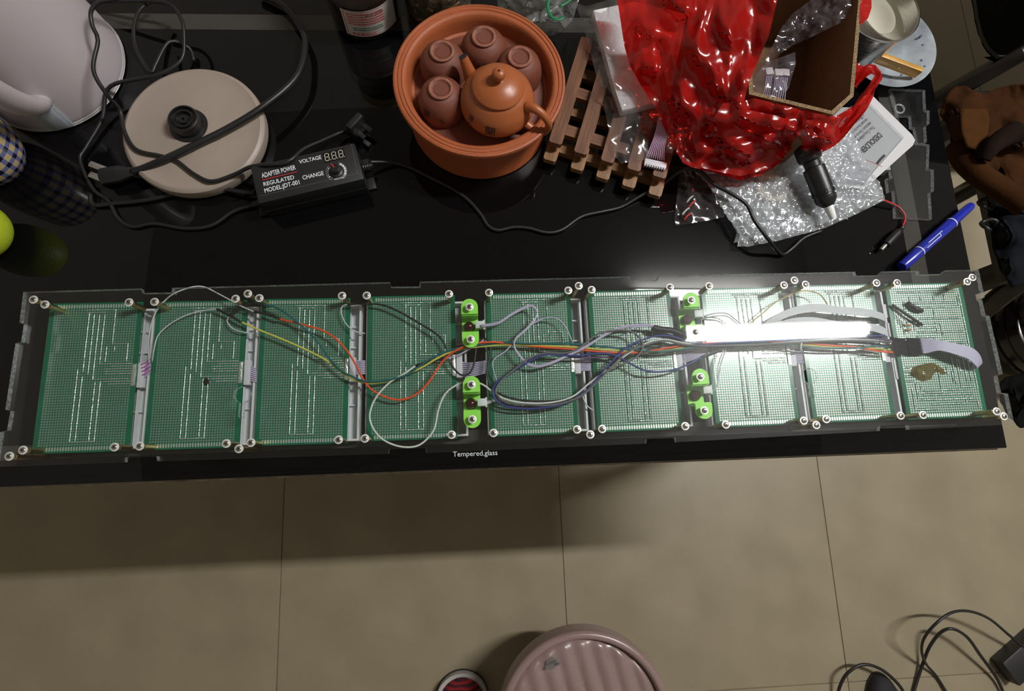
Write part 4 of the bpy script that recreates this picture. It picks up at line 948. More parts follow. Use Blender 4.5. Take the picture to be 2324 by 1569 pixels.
# ---- cardboard box and the red carrier bag around it
M_CARD = mat('brown_cardboard', (0.20, 0.105, 0.05), 0.85, var=0.10, scale=60, stretch=(1, 6, 1), bump=0.1, bscale=300)
M_CARDE = mat('cardboard_flute', (0.50, 0.38, 0.22), 0.85, var=0.3, scale=300)
HB = 0.112
bpx = [(1700, 214), (1890, 260), (1936, 219), (1962, -70), (1690, -70)]
outer = px_loop(bpx, T + HB); cxb = sum(p[0] for p in outer) / 5; cyb = sum(p[1] for p in outer) / 5
def inset(poly, d):
    out = []; n = len(poly)
    for i in range(n):
        a, b, c = Vector(poly[i - 1]), Vector(poly[i]), Vector(poly[(i + 1) % n])
        n1 = (b - a).normalized(); n2 = (c - b).normalized(); s = 1 if (n1.x * n2.y - n1.y * n2.x) > 0 else -1
        p1 = Vector((-n1.y, n1.x)); p2 = Vector((-n2.y, n2.x)); m_ = (p1 + p2).normalized(); k = d / max(.3, m_.dot(p1)); out.append(tuple(b + m_ * k))
    return out
ar = sum(outer[i][0] * outer[(i + 1) % 5][1] - outer[(i + 1) % 5][0] * outer[i][1] for i in range(5))
if ar < 0: outer = outer[::-1]
inner = inset(outer, .0034)
bx = thing('cardboard_box', 'open brown cardboard box standing inside the red bag', 'box', (cxb, cyb, T))
V, Fc, sd = prism_geo([outer, inner], T + .003, T + HB); place('walls', mesh('walls', V, Fc, M_CARD), bx)
V, Fc, sd = prism_geo([inset(outer, .002)], T + .0032, T + .006); place('bottom', mesh('bottom', V, Fc, M_CARD), bx)
n = 5
for i in range(5):
    a, b = Vector(outer[i]), Vector(outer[(i + 1) % 5]); c, d = Vector(inner[i]), Vector(inner[(i + 1) % 5])
    L_ = (b - a).length; k = int(L_ / .0022); parts = []
    z_ = T + HB + .0003
    zig = []
    for j in range(k + 1):
        t = j / k; o_, i_ = a + (b - a) * t, c + (d - c) * t; s = .2 if j % 2 else .8; q = o_ + (i_ - o_) * s; zig.append(Vector((q.x, q.y, z_)))
    parts.append(tube_geo(zig, .00028, 4))
    for s in (.04, .5, .96):
        p, q = a + (c - a) * s, b + (d - b) * s; parts.append(tube_geo([Vector((p.x, p.y, z_)), Vector((q.x, q.y, z_))], .0003, 4))
    V, Fc, _ = merge(*parts); place('fluted_rim', mesh('fluted_rim', V, Fc, M_CARDE), bx)
# clear bags of connectors in the box
M_CLR2 = film('lilac_clear_film', (0.88, 0.86, 0.9), (0.55, 0.5, 0.56), 0.14, rough=0.14, gloss=1.8, ovar=0.12, nscale=60)
o_ = [(1722, 165), (1745, 120), (1775, 60), (1800, 30), (1860, -14), (1925, -14), (1932, 12), (1915, 48), (1880, 65), (1830, 90), (1800, 102), (1760, 130), (1735, 160)]
bg2 = sheet('clear_bag', o_, [(1722, 165, .07), (1775, 60, .085), (1860, -14, .09), (1930, 0, .105), (1915, 48, .10), (1880, 65, .095), (1800, 102, .075), (1735, 160, .07)], M_CLR2, None, step=6, wrinkle=[(.004, 22, True), (.002, 8, False)], seed=9); tag(bg2, 'empty clear plastic bag crumpled in the cardboard box', 'bag')
o_ = [(1718, 165), (1745, 140), (1805, 118), (1806, 146), (1790, 200), (1770, 222), (1735, 218), (1712, 208), (1708, 185)]
bg3 = sheet('clear_bag', o_, [(a, b, .066) for a, b in o_] + [(1760, 170, .072)], M_CLR2, None, step=6, wrinkle=[(.002, 20, True)], seed=11); tag(bg3, 'small clear bag of white connectors in the cardboard box', 'bag')
for i, (x, y) in enumerate(((1744, 165), (1765, 168), (1781, 168))):
    t = thing('white_connector', ['white connector in the box bag nearest the red bag', 'white connector in the middle of the box bag', 'white connector in the box bag farthest from the red bag'][i], 'connector', P(x, y, T + .05), 'white connectors in the cardboard box')
    c = P(x, y, T + .06); Mc = Matrix.Translation(c) @ Matrix.Rotation(.1 - .12 * i, 4, 'Z')
    box('shell', -.0042, .0042, -.004, .0045, -.003, .003, mat('off_white_nylon', (0.66, 0.63, 0.6), 0.5), t, Mc, .0004)
    for k in range(4):
        w0 = Mc @ Vector((-.003 + .002 * k, -.004, 0)); tube('wire', [w0, w0 + Vector((-.001, -.010, -.004)), w0 + Vector((-.003 + .001 * k, -.022, -.012))], .0006, M_LILAC, t, 5)
# the red bag
def red_film():
    return film('red_bag_film', (0.75, 0.025, 0.02), (0.62, 0.014, 0.010), 0.70, rough=0.2, gloss=1.2, transl=0.45, ovar=0.18, nscale=24, bump=0.06)
M_RED = red_film()
rbag = thing('red_carrier_bag', 'crumpled red plastic carrier bag around the cardboard box', 'bag', P(1620, 300, T))
ro = [(1398, -16), (1408, 45), (1417, 105), (1430, 150), (1455, 195), (1485, 240), (1520, 320), (1550, 370), (1570, 380), (1620, 392), (1680, 409), (1730, 398), (1770, 370), (1790, 345), (1802, 331), (1828, 344), (1850, 347), (1885, 331), (1925, 290), (1945, 262), (1962, 236), (1938, 240), (1897, 264), (1850, 257), (1790, 242), (1712, 223), (1689, 229), (1700, 185), (1722, 135), (1745, 80), (1768, -16)]
rz = [(1398, -16, .075), (1417, 105, .062), (1455, 195, .058), (1485, 240, .055), (1520, 320, .046), (1550, 370, .044), (1620, 392, .032), (1680, 409, .026), (1730, 398, .028), (1770, 370, .032), (1802, 331, .045), (1850, 347, .045), (1925, 290, .065), (1955, 245, .085), (1897, 264, .108), (1850, 257, .113), (1790, 242, .114), (1712, 223, .114), (1689, 229, .108), (1700, 185, .118), (1745, 80, .128), (1768, -16, .135),
      (1560, 0, .125), (1600, 100, .115), (1500, 60, .095), (1480, 130, .08), (1570, 220, .088), (1640, 180, .108), (1640, 260, .088), (1600, 320, .062), (1680, 330, .058), (1740, 300, .088), (1800, 285, .103), (1830, 275, .108), (1860, 285, .100), (1850, 300, .092), (1720, 370, .04), (1660, 60, .126)]
sheet('bag_film', ro, rz, M_RED, rbag, smooth=True, step=6, wrinkle=[(.0062, (50, 160), True), (.0016, (20, 60), True), (.0006, (9, 16), False)], seed=3, power=3)
# a twisted second layer with sharp folds and the handle loop
r2 = [(1560, 372), (1600, 300), (1640, 235), (1662, 232), (1700, 250), (1760, 262), (1830, 285), (1800, 322), (1780, 350), (1740, 385), (1680, 400), (1620, 388)]
sheet('fold', r2, [(1560, 372, .046), (1640, 235, .104), (1700, 250, .111), (1760, 262, .108), (1830, 285, .100), (1780, 350, .052), (1740, 385, .044), (1680, 400, .040), (1620, 388, .044), (1690, 320, .080)], M_RED, rbag, smooth=True, step=9, wrinkle=[(.0022, (70, 30), True), (.0006, (24, 12), False)], seed=8, power=3)
def strap(name, pts, wd, m, parent):
    path = crom([Vector(p) for p in pxz(pts, 0)], .004); V, Fc = [], []
    for i, p in enumerate(path):
        t = (path[min(i + 1, len(path) - 1)] - path[max(i - 1, 0)]).normalized(); s = t.cross(Vector((0, 0, 1))).normalized()
        for k in range(6):
            u = -1 + 2 * k / 5; V.append(p + s * (u * wd * (1 + .2 * math.sin(i * .6))) + Vector((0, 0, .0022 * math.sin(k * 2.1 + i * .35) + .001 * math.sin(i * 1.3))))
    n = len(path)
    for i in range(n - 1):
        for k in range(5): Fc.append((i * 6 + k, i * 6 + k + 1, (i + 1) * 6 + k + 1, (i + 1) * 6 + k))
    return place(name, mesh(name, V, Fc, m), parent)
strap('handle', [(1862, 335, .06), (1900, 310, .075), (1935, 272, .09), (1960, 232, .098), (1985, 190, .100), (1993, 170, .099), (1982, 157, .097), (1962, 164, .094), (1946, 182, .090), (1935, 198, .084)], .0052, M_RED, rbag)
o_ = [(1943, 140), (1955, 148), (1965, 158), (1972, 168), (1955, 180), (1940, 198), (1938, 175)]
sheet('torn_edge', o_, [(a, b, .085) for a, b in o_], M_RED, rbag, step=6, wrinkle=[(.002, 14, True)], seed=4)
o_ = [(1953, -14), (1978, -14), (1978, 18), (1970, 42), (1951, 57)]
sheet('torn_edge', o_, [(a, b, .112) for a, b in o_], M_RED, rbag, step=6, wrinkle=[(.001, 20, True)], seed=6)

# ---- bubble wrap, tape roll, solder pump, zip bag, card
tr_o = thing('tape_roll', 'roll of clear yellowish tape beneath the bubble wrap', 'tape', P(1755, 422, T))
c = P(1757, 420, T + .012)
M_TAPE = mat('yellow_tape', (0.62, 0.55, 0.42), 0.4, var=0.08, scale=500)
lathe('tape', [(.0135, 0), (.0195, 0), (.0198, .0005), (.0198, .0095), (.0195, .010), (.0135, .010), (.0135, .0002)], M_TAPE, tr_o, Matrix.Translation((c.x, c.y, T + .0008)), 40)
M_BUB = film('bubble_wrap_film', (0.93, 0.95, 0.97), (0.72, 0.76, 0.80), 0.46, rough=0.14, gloss=2.4, transl=0.35, ovar=0.12, nscale=60, bump=0.15)
bo = [(1572, 388), (1607, 422), (1647, 492), (1678, 532), (1672, 560), (1700, 560), (1750, 551), (1800, 538), (1867, 520), (1940, 488), (2007, 455), (1999, 425), (1989, 407), (1962, 368), (1948, 330), (1925, 285), (1895, 262), (1850, 290), (1800, 330), (1740, 360), (1660, 385)]
bz = [(1572, 388, .016), (1607, 422, .014), (1647, 492, .010), (1678, 532, .009), (1672, 560, .005), (1750, 551, .005), (1867, 520, .005), (1940, 488, .006), (2007, 455, .008), (1989, 407, .013), (1948, 330, .024), (1895, 262, .032), (1757, 420, .0165), (1735, 445, .0145), (1780, 445, .0145), (1850, 430, .013), (1920, 400, .019), (1750, 500, .011), (1660, 440, .017), (1700, 400, .018), (1850, 330, .024), (1800, 470, .011), (1920, 450, .012)]
bw = thing('bubble_wrap', 'clear bubble wrap bundle lying in front of the red bag', 'bubble wrap', P(1800, 460, T))
sheet('upper_layer', bo, bz, M_BUB, bw, step=4.2, wrinkle=[(.0026, 34, True), (.0008, 11, True)], bump=(.0044, .0090, .0024), seed=12)
bo2 = [(1700, 545), (1752, 540), (1866, 510), (1930, 482), (1998, 450), (1980, 400), (1900, 300), (1700, 400), (1640, 470), (1672, 530), (1665, 552)]
sheet('lower_layer', bo2, [(a, b, .0035) for a, b in bo2] + [(1800, 470, .006)], M_BUB, bw, step=7, wrinkle=[(.001, 20, True)], bump=(.0040, .0086, .0018), seed=13)
fold_o = [(1652, 592), (1672, 560), (1700, 560), (1750, 552), (1830, 535), (1840, 545), (1780, 565), (1720, 578)]

# solder pump
pump = thing('solder_pump', 'black solder sucker with white nozzle resting on the bubble wrap', 'solder pump', P(1850, 400, T + .03))
zc_ = .0305
A, B = P(1822, 318, T + .046), P(1874, 452, T + zc_)
ax = B - A; Lp = ax.length; Mx = axis_matrix(A, B)
lathe('barrel', [(0, 0), (.0125, 0), (.0130, .002), (.0130, .020), (.0120, .024), (.0088, .026), (.0086, .032), (.0112, .033), (.0116, .035), (.0116, Lp - .006), (.0110, Lp - .0055), (.0110, Lp - .004), (.0116, Lp - .003), (.0112, Lp + .002), (.0060, Lp + .0085), (0, Lp + .0086)], M_BLACKP, pump, Mx, 32)
for k in range(28):
    a = 2 * math.pi * k / 28; V, Fc = box_geo(-.0003, .0003, .0108, .0119, Lp - .0105, Lp - .0055)
    if k == 0: rib_me = mesh('grip_rib', V, Fc, M_BLACKP)
    place('grip_rib', rib_me, pump, Mx @ Matrix.Rotation(a, 4, 'Z'))
lathe('nozzle', [(.0048, Lp + .0082), (.0050, Lp + .0095), (.0038, Lp + .022), (.0034, Lp + .0235), (.0016, Lp + .0235), (.0014, Lp + .018)], mat('white_ptfe', (0.82, 0.83, 0.84), 0.4), pump, Mx, 20)
V, Fc, _ = merge(box_geo(-.013, .013, -.004, .012, -.012, .018)); 
place('grip_cover', bev_mesh('grip_cover', (V, Fc), M_BLACKP, .004, 3), pump, Mx)

# small zip bag
zo = [(1542, 392), (1560, 384), (1590, 402), (1612, 428), (1646, 492), (1600, 502), (1534, 512), (1531, 495), (1537, 440)]
zbg = thing('zip_bag', 'small clear zip bag with red and black scraps beside the bubble wrap', 'bag', P(1580, 460, T))
sheet('bag_film', zo, [(a, b, .003) for a, b in zo] + [(1575, 450, .011), (1600, 470, .009), (1560, 410, .016), (1585, 400, .016)], M_CLR, zbg, step=6, wrinkle=[(.002, 22, True), (.001, 8, False)], seed=15)
for k, (x, y, m_) in enumerate(((1570, 462, M_PRINTR), (1556, 478, M_WHITEP), (1566, 450, M_WHITEP), (1560, 490, M_PRINTR), (1590, 440, M_BLACKP))):
    tube('scrap', pxz([(x - 8, y + 10, .003), (x, y, .0045), (x + 8, y - 6, .003)], 0), .0011, m_, zbg, 5)

# packaging card
card_o = [(1846, 330), (1965, 216), (1975, 212), (2070, 306), (2077, 318), (2072, 330), (1985, 408), (1960, 430), (1900, 420)]
ZCD = .0155
V, Fc, _ = prism_geo([px_loop(card_o, T + ZCD)], T + ZCD - .0008, T + ZCD)
cdt = thing('packaging_card', 'white printed packaging card under the bubble wrap and red bag handle', 'card', P(1980, 330, T))
place('card', mesh('card', V, Fc, mat('white_card', (0.52, 0.52, 0.53), 0.5)), cdt)
bl_o = [(1905, 300), (1968, 228), (2052, 312), (1985, 388), (1960, 420), (1900, 410)]
V, Fc, sd = prism_geo([px_loop(bl_o, T + ZCD + .003)], T + ZCD + .0003, T + ZCD + .003)
place('blister', mesh('blister', V, Fc, [film('blister_film', (0.93, 0.94, 0.95), (0.8, 0.82, 0.85), 0.05, rough=0.06, gloss=1.6), M_ACRE], fm=sd), cdt)
place('blister_support', mesh('blister_support', *box_geo(*[f(p[i] for p in px_loop([(1880, 330), (1990, 330), (1930, 400), (1930, 260)], T)) for i in (0, 1) for f in (min, max)], T + .0006, T + ZCD - .0009), mat('grey_insert', (0.3, 0.3, 0.31), 0.6)), cdt)
V, Fc = [], []
dl = P(1952, 346, T) - P(1999, 303, T)
for s, a, b, bold in (('DESOLDER:', (1994, 300), (1949, 341), .03), ('The Desoldering p', (1981, 284), (1936, 325), 0), ('vacuum force expe', (1974, 276), (1929, 317), 0), ('circuit boards in rew', (1966, 268), (1921, 309), 0), ('• Piston with', (1957, 258), (1925, 288), 0), ('slip function', (1946, 248), (1914, 278), 0), ('• Compact size', (1936, 236), (1903, 268), 0)):
    text_px('lettering', s, a, b, T + ZCD, mat('grey_black_print', (0.03, 0.03, 0.03), 0.6), cdt, 1.35, bold)
strip_px('printed_rule', (1965, 362), (2003, 378), T + ZCD + .0004, .0004, M_PRINTR, cdt)
tube('printed_pump', pxz([(2008, 352), (1998, 362), (1990, 372)], ZCD + .0002), .0016, M_PRINTK, cdt, 6, flat=.1, up=(0, 0, 1))

# ---- leftover clear acrylic pieces
for k, (po, lab, zz) in enumerate((([(2022, 200), (2100, 204), (2102, 249), (2110, 251), (2110, 281), (2102, 285), (2104, 322), (2084, 326), (2078, 290), (2070, 288), (2068, 262), (2040, 262)], 'notched clear acrylic offcut behind the packaging card', .0008),
                                   ([(2075, 322), (2110, 328), (2108, 383), (2120, 385), (2120, 434), (2112, 436), (2116, 497), (2034, 493), (2030, 432), (2018, 436), (2014, 404), (2026, 404), (2020, 375)], 'notched clear acrylic offcut beside the packaging card', .0008))):
    V, Fc, sd = prism_geo([px_loop(po, T + .006)], T + zz, T + zz + .005)
    o = place('acrylic_offcut', mesh('acrylic_offcut', V, Fc, [M_ACR, M_ACRE], fm=sd)); tag(o, lab, 'acrylic piece')
o = tube('plastic_ring', [P(2038, 250, T) + Vector((.0058 * math.cos(a), .0058 * math.sin(a), .0026)) for a in [2 * math.pi * k / 16 for k in range(16)]], .0011, M_ACRE, None, 8, closed=True)
tag(o, 'small clear plastic ring on the desk by the saucer', 'ring')

# ---- blue marker
M_BLUE = mat('blue_marker_plastic', (0.012, 0.022, 0.34), 0.28, var=0.05, coat=0.3)
mk = thing('blue_marker', 'blue marker pen lying across the right edge of the desk', 'marker', P(2120, 540, T))
A, B = P(2046, 606, T + .0072), P(2205, 466, T + .0072); Lm = (B - A).length; Mm = axis_matrix(A, B)
lathe('barrel', [(0, .0), (.0052, .0002), (.0060, .002), (.0064, .026), (.0064, Lm * .72), (.0055, Lm * .74), (.0048, Lm * .97), (.0038, Lm), (0, Lm)], M_BLUE, mk, Mm, 28)
for z in (.030, Lm * .70): lathe('white_band', [(.0062, z), (.0066, z), (.0066, z + .0013), (.0062, z + .0013)], M_WHITEP, mk, Mm, 28)
box('pocket_clip', -.0015, .0015, -.0095, -.0078, .002, .032, M_BLUE, mk, Mm @ Matrix.Rotation(-.5, 4, 'Z'), .0005)
for x0, x1, z0, z1 in ((-.002, -.0014, .036, .060), (.0014, .002, .042, .066), (-.002, .002, .0605, .0611)):
    V, Fc = box_geo(x0, x1, .0062, .00655, z0, z1); place('white_print', mesh('white_print', V, Fc, M_PRINTW), mk, Mm @ Matrix.Rotation(math.radians(180), 4, 'Z') if False else Mm)

# ---- barrel plug pigtail
bp_ = thing('barrel_plug', 'black barrel plug on a red and black wire by the bubble wrap', 'plug', P(2020, 545, T))
tube('red_wire', pxz([(2000, 452, .008), (2022, 461, .006), (2042, 472, .004), (2054, 490, .004), (2052, 506, .004), (2046, 517, .005)], 0), .0010, mat('red_wire', (0.55, 0.015, 0.015), 0.4), bp_, 6)
tube('black_wire', pxz([(2000, 455, .007), (2022, 464, .005), (2044, 475, .003), (2057, 491, .003), (2055, 507, .003), (2048, 518, .005)], 0), .0010, W_BK, bp_, 6)
A, B = P(2049, 515, T + .0055), P(2010, 556, T + .0055); Lb = (B - A).length; Mb = axis_matrix(A, B)
lathe('body', [(0, 0), (.0022, 0), (.0026, .002), (.0022, .003), (.0030, .004), (.0024, .005), (.0034, .006), (.0028, .007), (.0044, .009), (.0048, .011), (.0048, Lb - .001), (.0040, Lb), (0, Lb)], M_BLACKP, bp_, Mb, 20)
lathe('sleeve', [(.0027, Lb), (.0027, Lb + .009), (.0022, Lb + .0095), (.0012, Lb + .0095)], M_NICKEL, bp_, Mb, 18)

# ---- steel pot, bowls, saucer, wooden handle
M_STEEL = mat('brushed_steel', (0.55, 0.54, 0.52), 0.25, 1.0, rvar=0.08, scale=60, stretch=(1, 1, 20))
M_PORC = mat('cream_porcelain', (0.62, 0.60, 0.52), 0.25)
M_SAUC = mat('blue_white_glaze', (0.20, 0.23, 0.27), 0.18, var=0.4, scale=28, col2=(0.40, 0.44, 0.48))
sc = P(1995, 122, T); 
sau = thing('saucer', 'shallow pale blue glazed saucer under the steel pot', 'saucer', (sc.x, sc.y, T))
lathe('dish', smooth_prof([(0, .001), (.030, .001), (.033, .002), (.048, .010), (.058, .0165), (.0595, .0172), (.0590, .0180), (.047, .0125), (.032, .0055), (0, .0045)], 3), M_SAUC, sau, TM(sc.x, sc.y), 64)
rn = random.Random(2); M_COB = mat('cobalt_brush', (0.10, 0.13, 0.26), 0.25)
for k in range(9):
    a = rn.uniform(-1.6, .4); r = .045 + rn.uniform(-.006, .006); q = Vector((sc.x + r * math.cos(a), sc.y + r * math.sin(a), T + .0128 + (r - .047) * .5 + .0002))
    tube('painted_leaf', [q, q + Vector((rn.uniform(-.003, .003), rn.uniform(-.004, .004), .0002))], .0012, M_COB, sau, 6, flat=.2, up=(0, 0, 1))
pp = P(2003, 18, T + .070); pcx, pcy = pp.x, pp.y
stp = thing('steel_pot', 'small steel pot with rolled rim holding two cream bowls', 'pot', (pcx, pcy, T + .0065))
lathe('wall', [(0, .0065), (.033, .0065), (.036, .009), (.0425, .066), (.0445, .068), (.0448, .0695), (.0435, .0703), (.0420, .069), (.0350, .011), (0, .0085)], M_STEEL, stp, TM(pcx, pcy), 56)
b1 = thing('porcelain_bowl', 'larger cream bowl tilted inside the steel pot', 'bowl', (pcx, pcy + .004, T + .012), 'cream bowls in the steel pot')
bowlp = smooth_prof([(0, 0), (.012, 0), (.013, .004), (.026, .016), (.035, .034), (.0355, .035), (.0345, .035), (.025, .018), (.010, .006), (0, .006)], 3)
lathe('bowl', [(r * 1.1, z * 1.1) for r, z in bowlp], M_PORC, b1, TM(pcx + .000, pcy + .001, .027) @ Matrix.Rotation(.22, 4, 'Y'), 48)
b2 = thing('porcelain_bowl', 'smaller cream bowl leaning at the left in the steel pot', 'bowl', (pcx - .012, pcy, T + .02), 'cream bowls in the steel pot')
lathe('bowl', [(r * .74, z * .74) for r, z in bowlp], M_PORC, b2, TM(pcx - .011, pcy - .005, .041) @ Matrix.Rotation(.2, 4, 'Y'), 48)
wh = thing('paring_knife', 'knife with yellow varnished wooden handle lying over the saucer', 'knife', P(2020, 135, T + .03))
A, B = P(1930, 96, T + .034), P(2096, 158, T + .030); Lh = (B - A).length; x_ = (B - A).normalized(); y_ = Vector((0, 0, 1)).cross(x_).normalized(); z_ = x_.cross(y_)
Mh = Matrix(((x_.x, y_.x, z_.x, A.x), (x_.y, y_.y, z_.y, A.y), (x_.z, y_.z, z_.z, A.z), (0, 0, 0, 1)))
box('grip', 0, Lh, -.0032, .0032, -.013, .0, mat('yellow_wood', (0.52, 0.27, 0.045), 0.35, var=0.3, scale=30, stretch=(1, 9, 9), coat=0.3), wh, Mh, .0012)
box('blade', -.05, .0, -.0008, .0008, -.012, -.002, M_STEEL, wh, Mh, 0)
lathe('rivet', [(0, 0), (.0016, 0), (.0014, .0005), (0, .0006)], M_BRASS, wh, Mh @ Matrix.Translation((Lh - .026, -.0032, -.006)) @ Matrix.Rotation(math.radians(90), 4, 'X'), 14)

# ---- plaid mug and lime at the left edge
def plaid():
    m, nt, N, L = nodes_of('blue_plaid_glaze'); b = N['Principled BSDF']; b.inputs['Roughness'].default_value = 0.22
    tcn = N.new('ShaderNodeTexCoord'); sp_ = N.new('ShaderNodeSeparateXYZ'); L.new(tcn.outputs['Object'], sp_.inputs[0])
    at = N.new('ShaderNodeMath'); at.operation = 'ARCTAN2'; L.new(sp_.outputs[1], at.inputs[0]); L.new(sp_.outputs[0], at.inputs[1])
    fac = []
    for src, k in ((at.outputs[0], 22 / (2 * math.pi)), (sp_.outputs[2], 78.0)):
        mu = N.new('ShaderNodeMath'); mu.operation = 'MULTIPLY'; mu.inputs[1].default_value = k; L.new(src, mu.inputs[0])
        fr = N.new('ShaderNodeMath'); fr.operation = 'FRACT'; L.new(mu.outputs[0], fr.inputs[0])
        lt = N.new('ShaderNodeMath'); lt.operation = 'LESS_THAN'; lt.inputs[1].default_value = 0.42; L.new(fr.outputs[0], lt.inputs[0]); fac.append(lt)
    ad_ = N.new('ShaderNodeMath'); ad_.operation = 'ADD'; L.new(fac[0].outputs[0], ad_.inputs[0]); L.new(fac[1].outputs[0], ad_.inputs[1])
    dv = N.new('ShaderNodeMath'); dv.operation = 'MULTIPLY'; dv.inputs[1].default_value = 0.5; L.new(ad_.outputs[0], dv.inputs[0])
    cr_ = N.new('ShaderNodeValToRGB'); cr_.color_ramp.interpolation = 'CONSTANT'; e_ = cr_.color_ramp.elements
    e_[0].color = (0.62, 0.48, 0.24, 1); e_[0].position = 0; e_[1].color = (0.16, 0.18, 0.38, 1); e_[1].position = .25
    n_ = e_.new(.75); n_.color = (0.012, 0.012, 0.03, 1)
    L.new(dv.outputs[0], cr_.inputs[0]); L.new(cr_.outputs[0], b.inputs['Base Color']); return m
mg = thing('plaid_mug', 'rounded blue and cream plaid mug at the left edge', 'mug', (-.516, .345, T))
lathe('bowl', smooth_prof([(0, .0008), (.026, .0008), (.031, .004), (.0385, .020), (.0405, .045), (.039, .070), (.0385, .078), (.0375, .078), (.037, .060), (.034, .02), (0, .008)], 4), plaid(), mg, TM(-.516, .345), 56)
c = P(14, 520, T + .03)
lm = thing('yellow_lime', 'bright yellow-green round fruit cut off by the left edge', 'fruit', (c.x - .03, c.y, T))
lathe('skin', smooth_prof([(0, .0006), (.012, .002), (.026, .013), (.030, .030), (.026, .047), (.012, .058), (0, .0595)], 5), mat('yellow_green_peel', (0.50, 0.62, 0.03), 0.4, bump=0.3, bscale=500), lm, TM(c.x - .031, c.y), 32)
lathe('stem', [(0, .058), (.002, .0585), (.0022, .061), (0, .0612)], mat('stem_brown', (0.1, 0.07, 0.03), 0.7), lm, TM(c.x - .031, c.y), 10)

# ================================================================== on the floor
def PF(px, py, z): return P(px, py, z)
# pink stool
M_PINK = mat('dusty_pink_plastic', (0.27, 0.185, 0.175), 0.30, var=0.04, scale=15, rvar=0.06)
ZS = 0.20; scn = Vector((.176, -.452, 0)); RS = .155
stl = thing('plastic_stool', 'round dusty pink plastic stool with ribbed seat', 'stool', scn)
V, Fc = [], []; NRr, NA = 26, 96; rdir = Vector((math.cos(math.radians(14)), math.sin(math.radians(14)), 0))
for i in range(NRr + 1):
    r = RS * .90 * i / NRr
    for k in range(NA):
        a = 2 * math.pi * k / NA; x, y = r * math.cos(a), r * math.sin(a); s = x * rdir.x + y * rdir.y
        edge = min(1, max(0, (RS * .90 - r) / .008)); z = ZS - .011 + .0085 * abs(math.cos(math.pi * s / .031)) ** .7 * edge
        V.append(scn + Vector((x, y, z)))
for i in range(NRr):
    for k in range(NA): Fc.append((i * NA + k, (i + 1) * NA + k, (i + 1) * NA + (k + 1) % NA, i * NA + (k + 1) % NA))
place('ribbed_seat', mesh('ribbed_seat', V, Fc, M_PINK, True), stl)
lathe('rim', smooth_prof([(RS * .885, ZS - .011), (RS * .905, ZS + .004), (RS * .95, ZS + .0065), (RS * .99, ZS + .002), (RS, ZS - .012), (RS * 1.0, ZS - .04), (RS * .985, ZS - .04), (RS * .97, ZS - .01)], 4), M_PINK, stl, Matrix.Translation(scn), 72)
for k in range(4):
    a = math.radians(45 + 90 * k); d = Vector((math.cos(a), math.sin(a), 0))
    tube('leg', [scn + d * RS * .55 + Vector((0, 0, ZS - .02)), scn + d * RS * .55 + Vector((0, 0, ZS * .5)), scn + d * RS * .55 + Vector((0, 0, .0125))], .022, M_PINK, stl, 10, flat=.5)
Mst, lst = frame_px((1238, 1520), (1276, 1508), ZS + .0005); Mst.translation = P(1238, 1522, ZS + .0005)
sp_o = [(0, 0), (.016, -.002), (.028, .002), (.028, .012), (.018, .018), (.006, .014)]
V, Fc, _ = prism_geo([sp_o], 0, .0003); stk = place('sticker', mesh('sticker', V, Fc, film('clear_sticker', (0.9, 0.9, 0.9), (0.5, 0.5, 0.5), 0.35, rough=0.1, gloss=1.6)), stl, Mst)
for (x0, x1, y0, y1) in ((.006, .022, .010, .0112), (.004, .022, .0075, .0087), (.018, .026, .003, .006)):
    place('sticker_print', mesh('sticker_print', [(x0, y0, .0005), (x1, y0, .0005), (x1, y1, .0005), (x0, y1, .0005)], [(0, 1, 2, 3)], mat('faded_black_print', (0.06, 0.05, 0.05), 0.6)), stk)

# canvas shoe (toe visible)
sh = thing('canvas_shoe', 'red and black knit shoe with white rubber sole beside the stool', 'shoe', (-.045, -.55, 0))
def shoe_out(wd, y0, y1, n=14):
    pts = []
    for k in range(n + 1):
        a = math.pi * k / n; pts.append((-.045 + wd * math.cos(a), y1 - .05 + .05 * math.sin(a)))
    for k in range(n + 1):
        a = math.pi + math.pi * k / n; pts.append((-.045 + wd * .75 * math.cos(a), y0 + .035 + .035 * math.sin(a)))
    return pts
V, Fc, _ = prism_geo([shoe_out(.052, -.70, -.413)], 0.0006, .026)
place('sole', mesh('sole', V, Fc, mat('white_rubber_sole', (0.45, 0.44, 0.42), 0.55)), sh)
V, Fc, _ = prism_geo([shoe_out(.0535, -.701, -.4115)], 0.0006, .006)
place('outsole', mesh('outsole', V, Fc, M_BLACK), sh)
lo_ = []
for j, (wd, y1, z) in enumerate(((.0465, -.4195, .026), (.0455, -.4215, .034), (.041, -.428, .043), (.033, -.440, .051), (.020, -.455, .056), (.006, -.468, .058))):
    lo_.append([Vector((x, y if y > -.56 else y, z + max(0, (-.5 - y)) * (.25 if j > 1 else 0))) for x, y in shoe_out(wd, -.695 + j * .004, y1)])
V = [p for l in lo_ for p in l]; n = len(lo_[0]); Fc = []
for j in range(len(lo_) - 1):
    for k in range(n): Fc.append((j * n + k, j * n + (k + 1) % n, (j + 1) * n + (k + 1) % n, (j + 1) * n + k))
Fc.append(tuple((len(lo_) - 1) * n + k for k in range(n)))
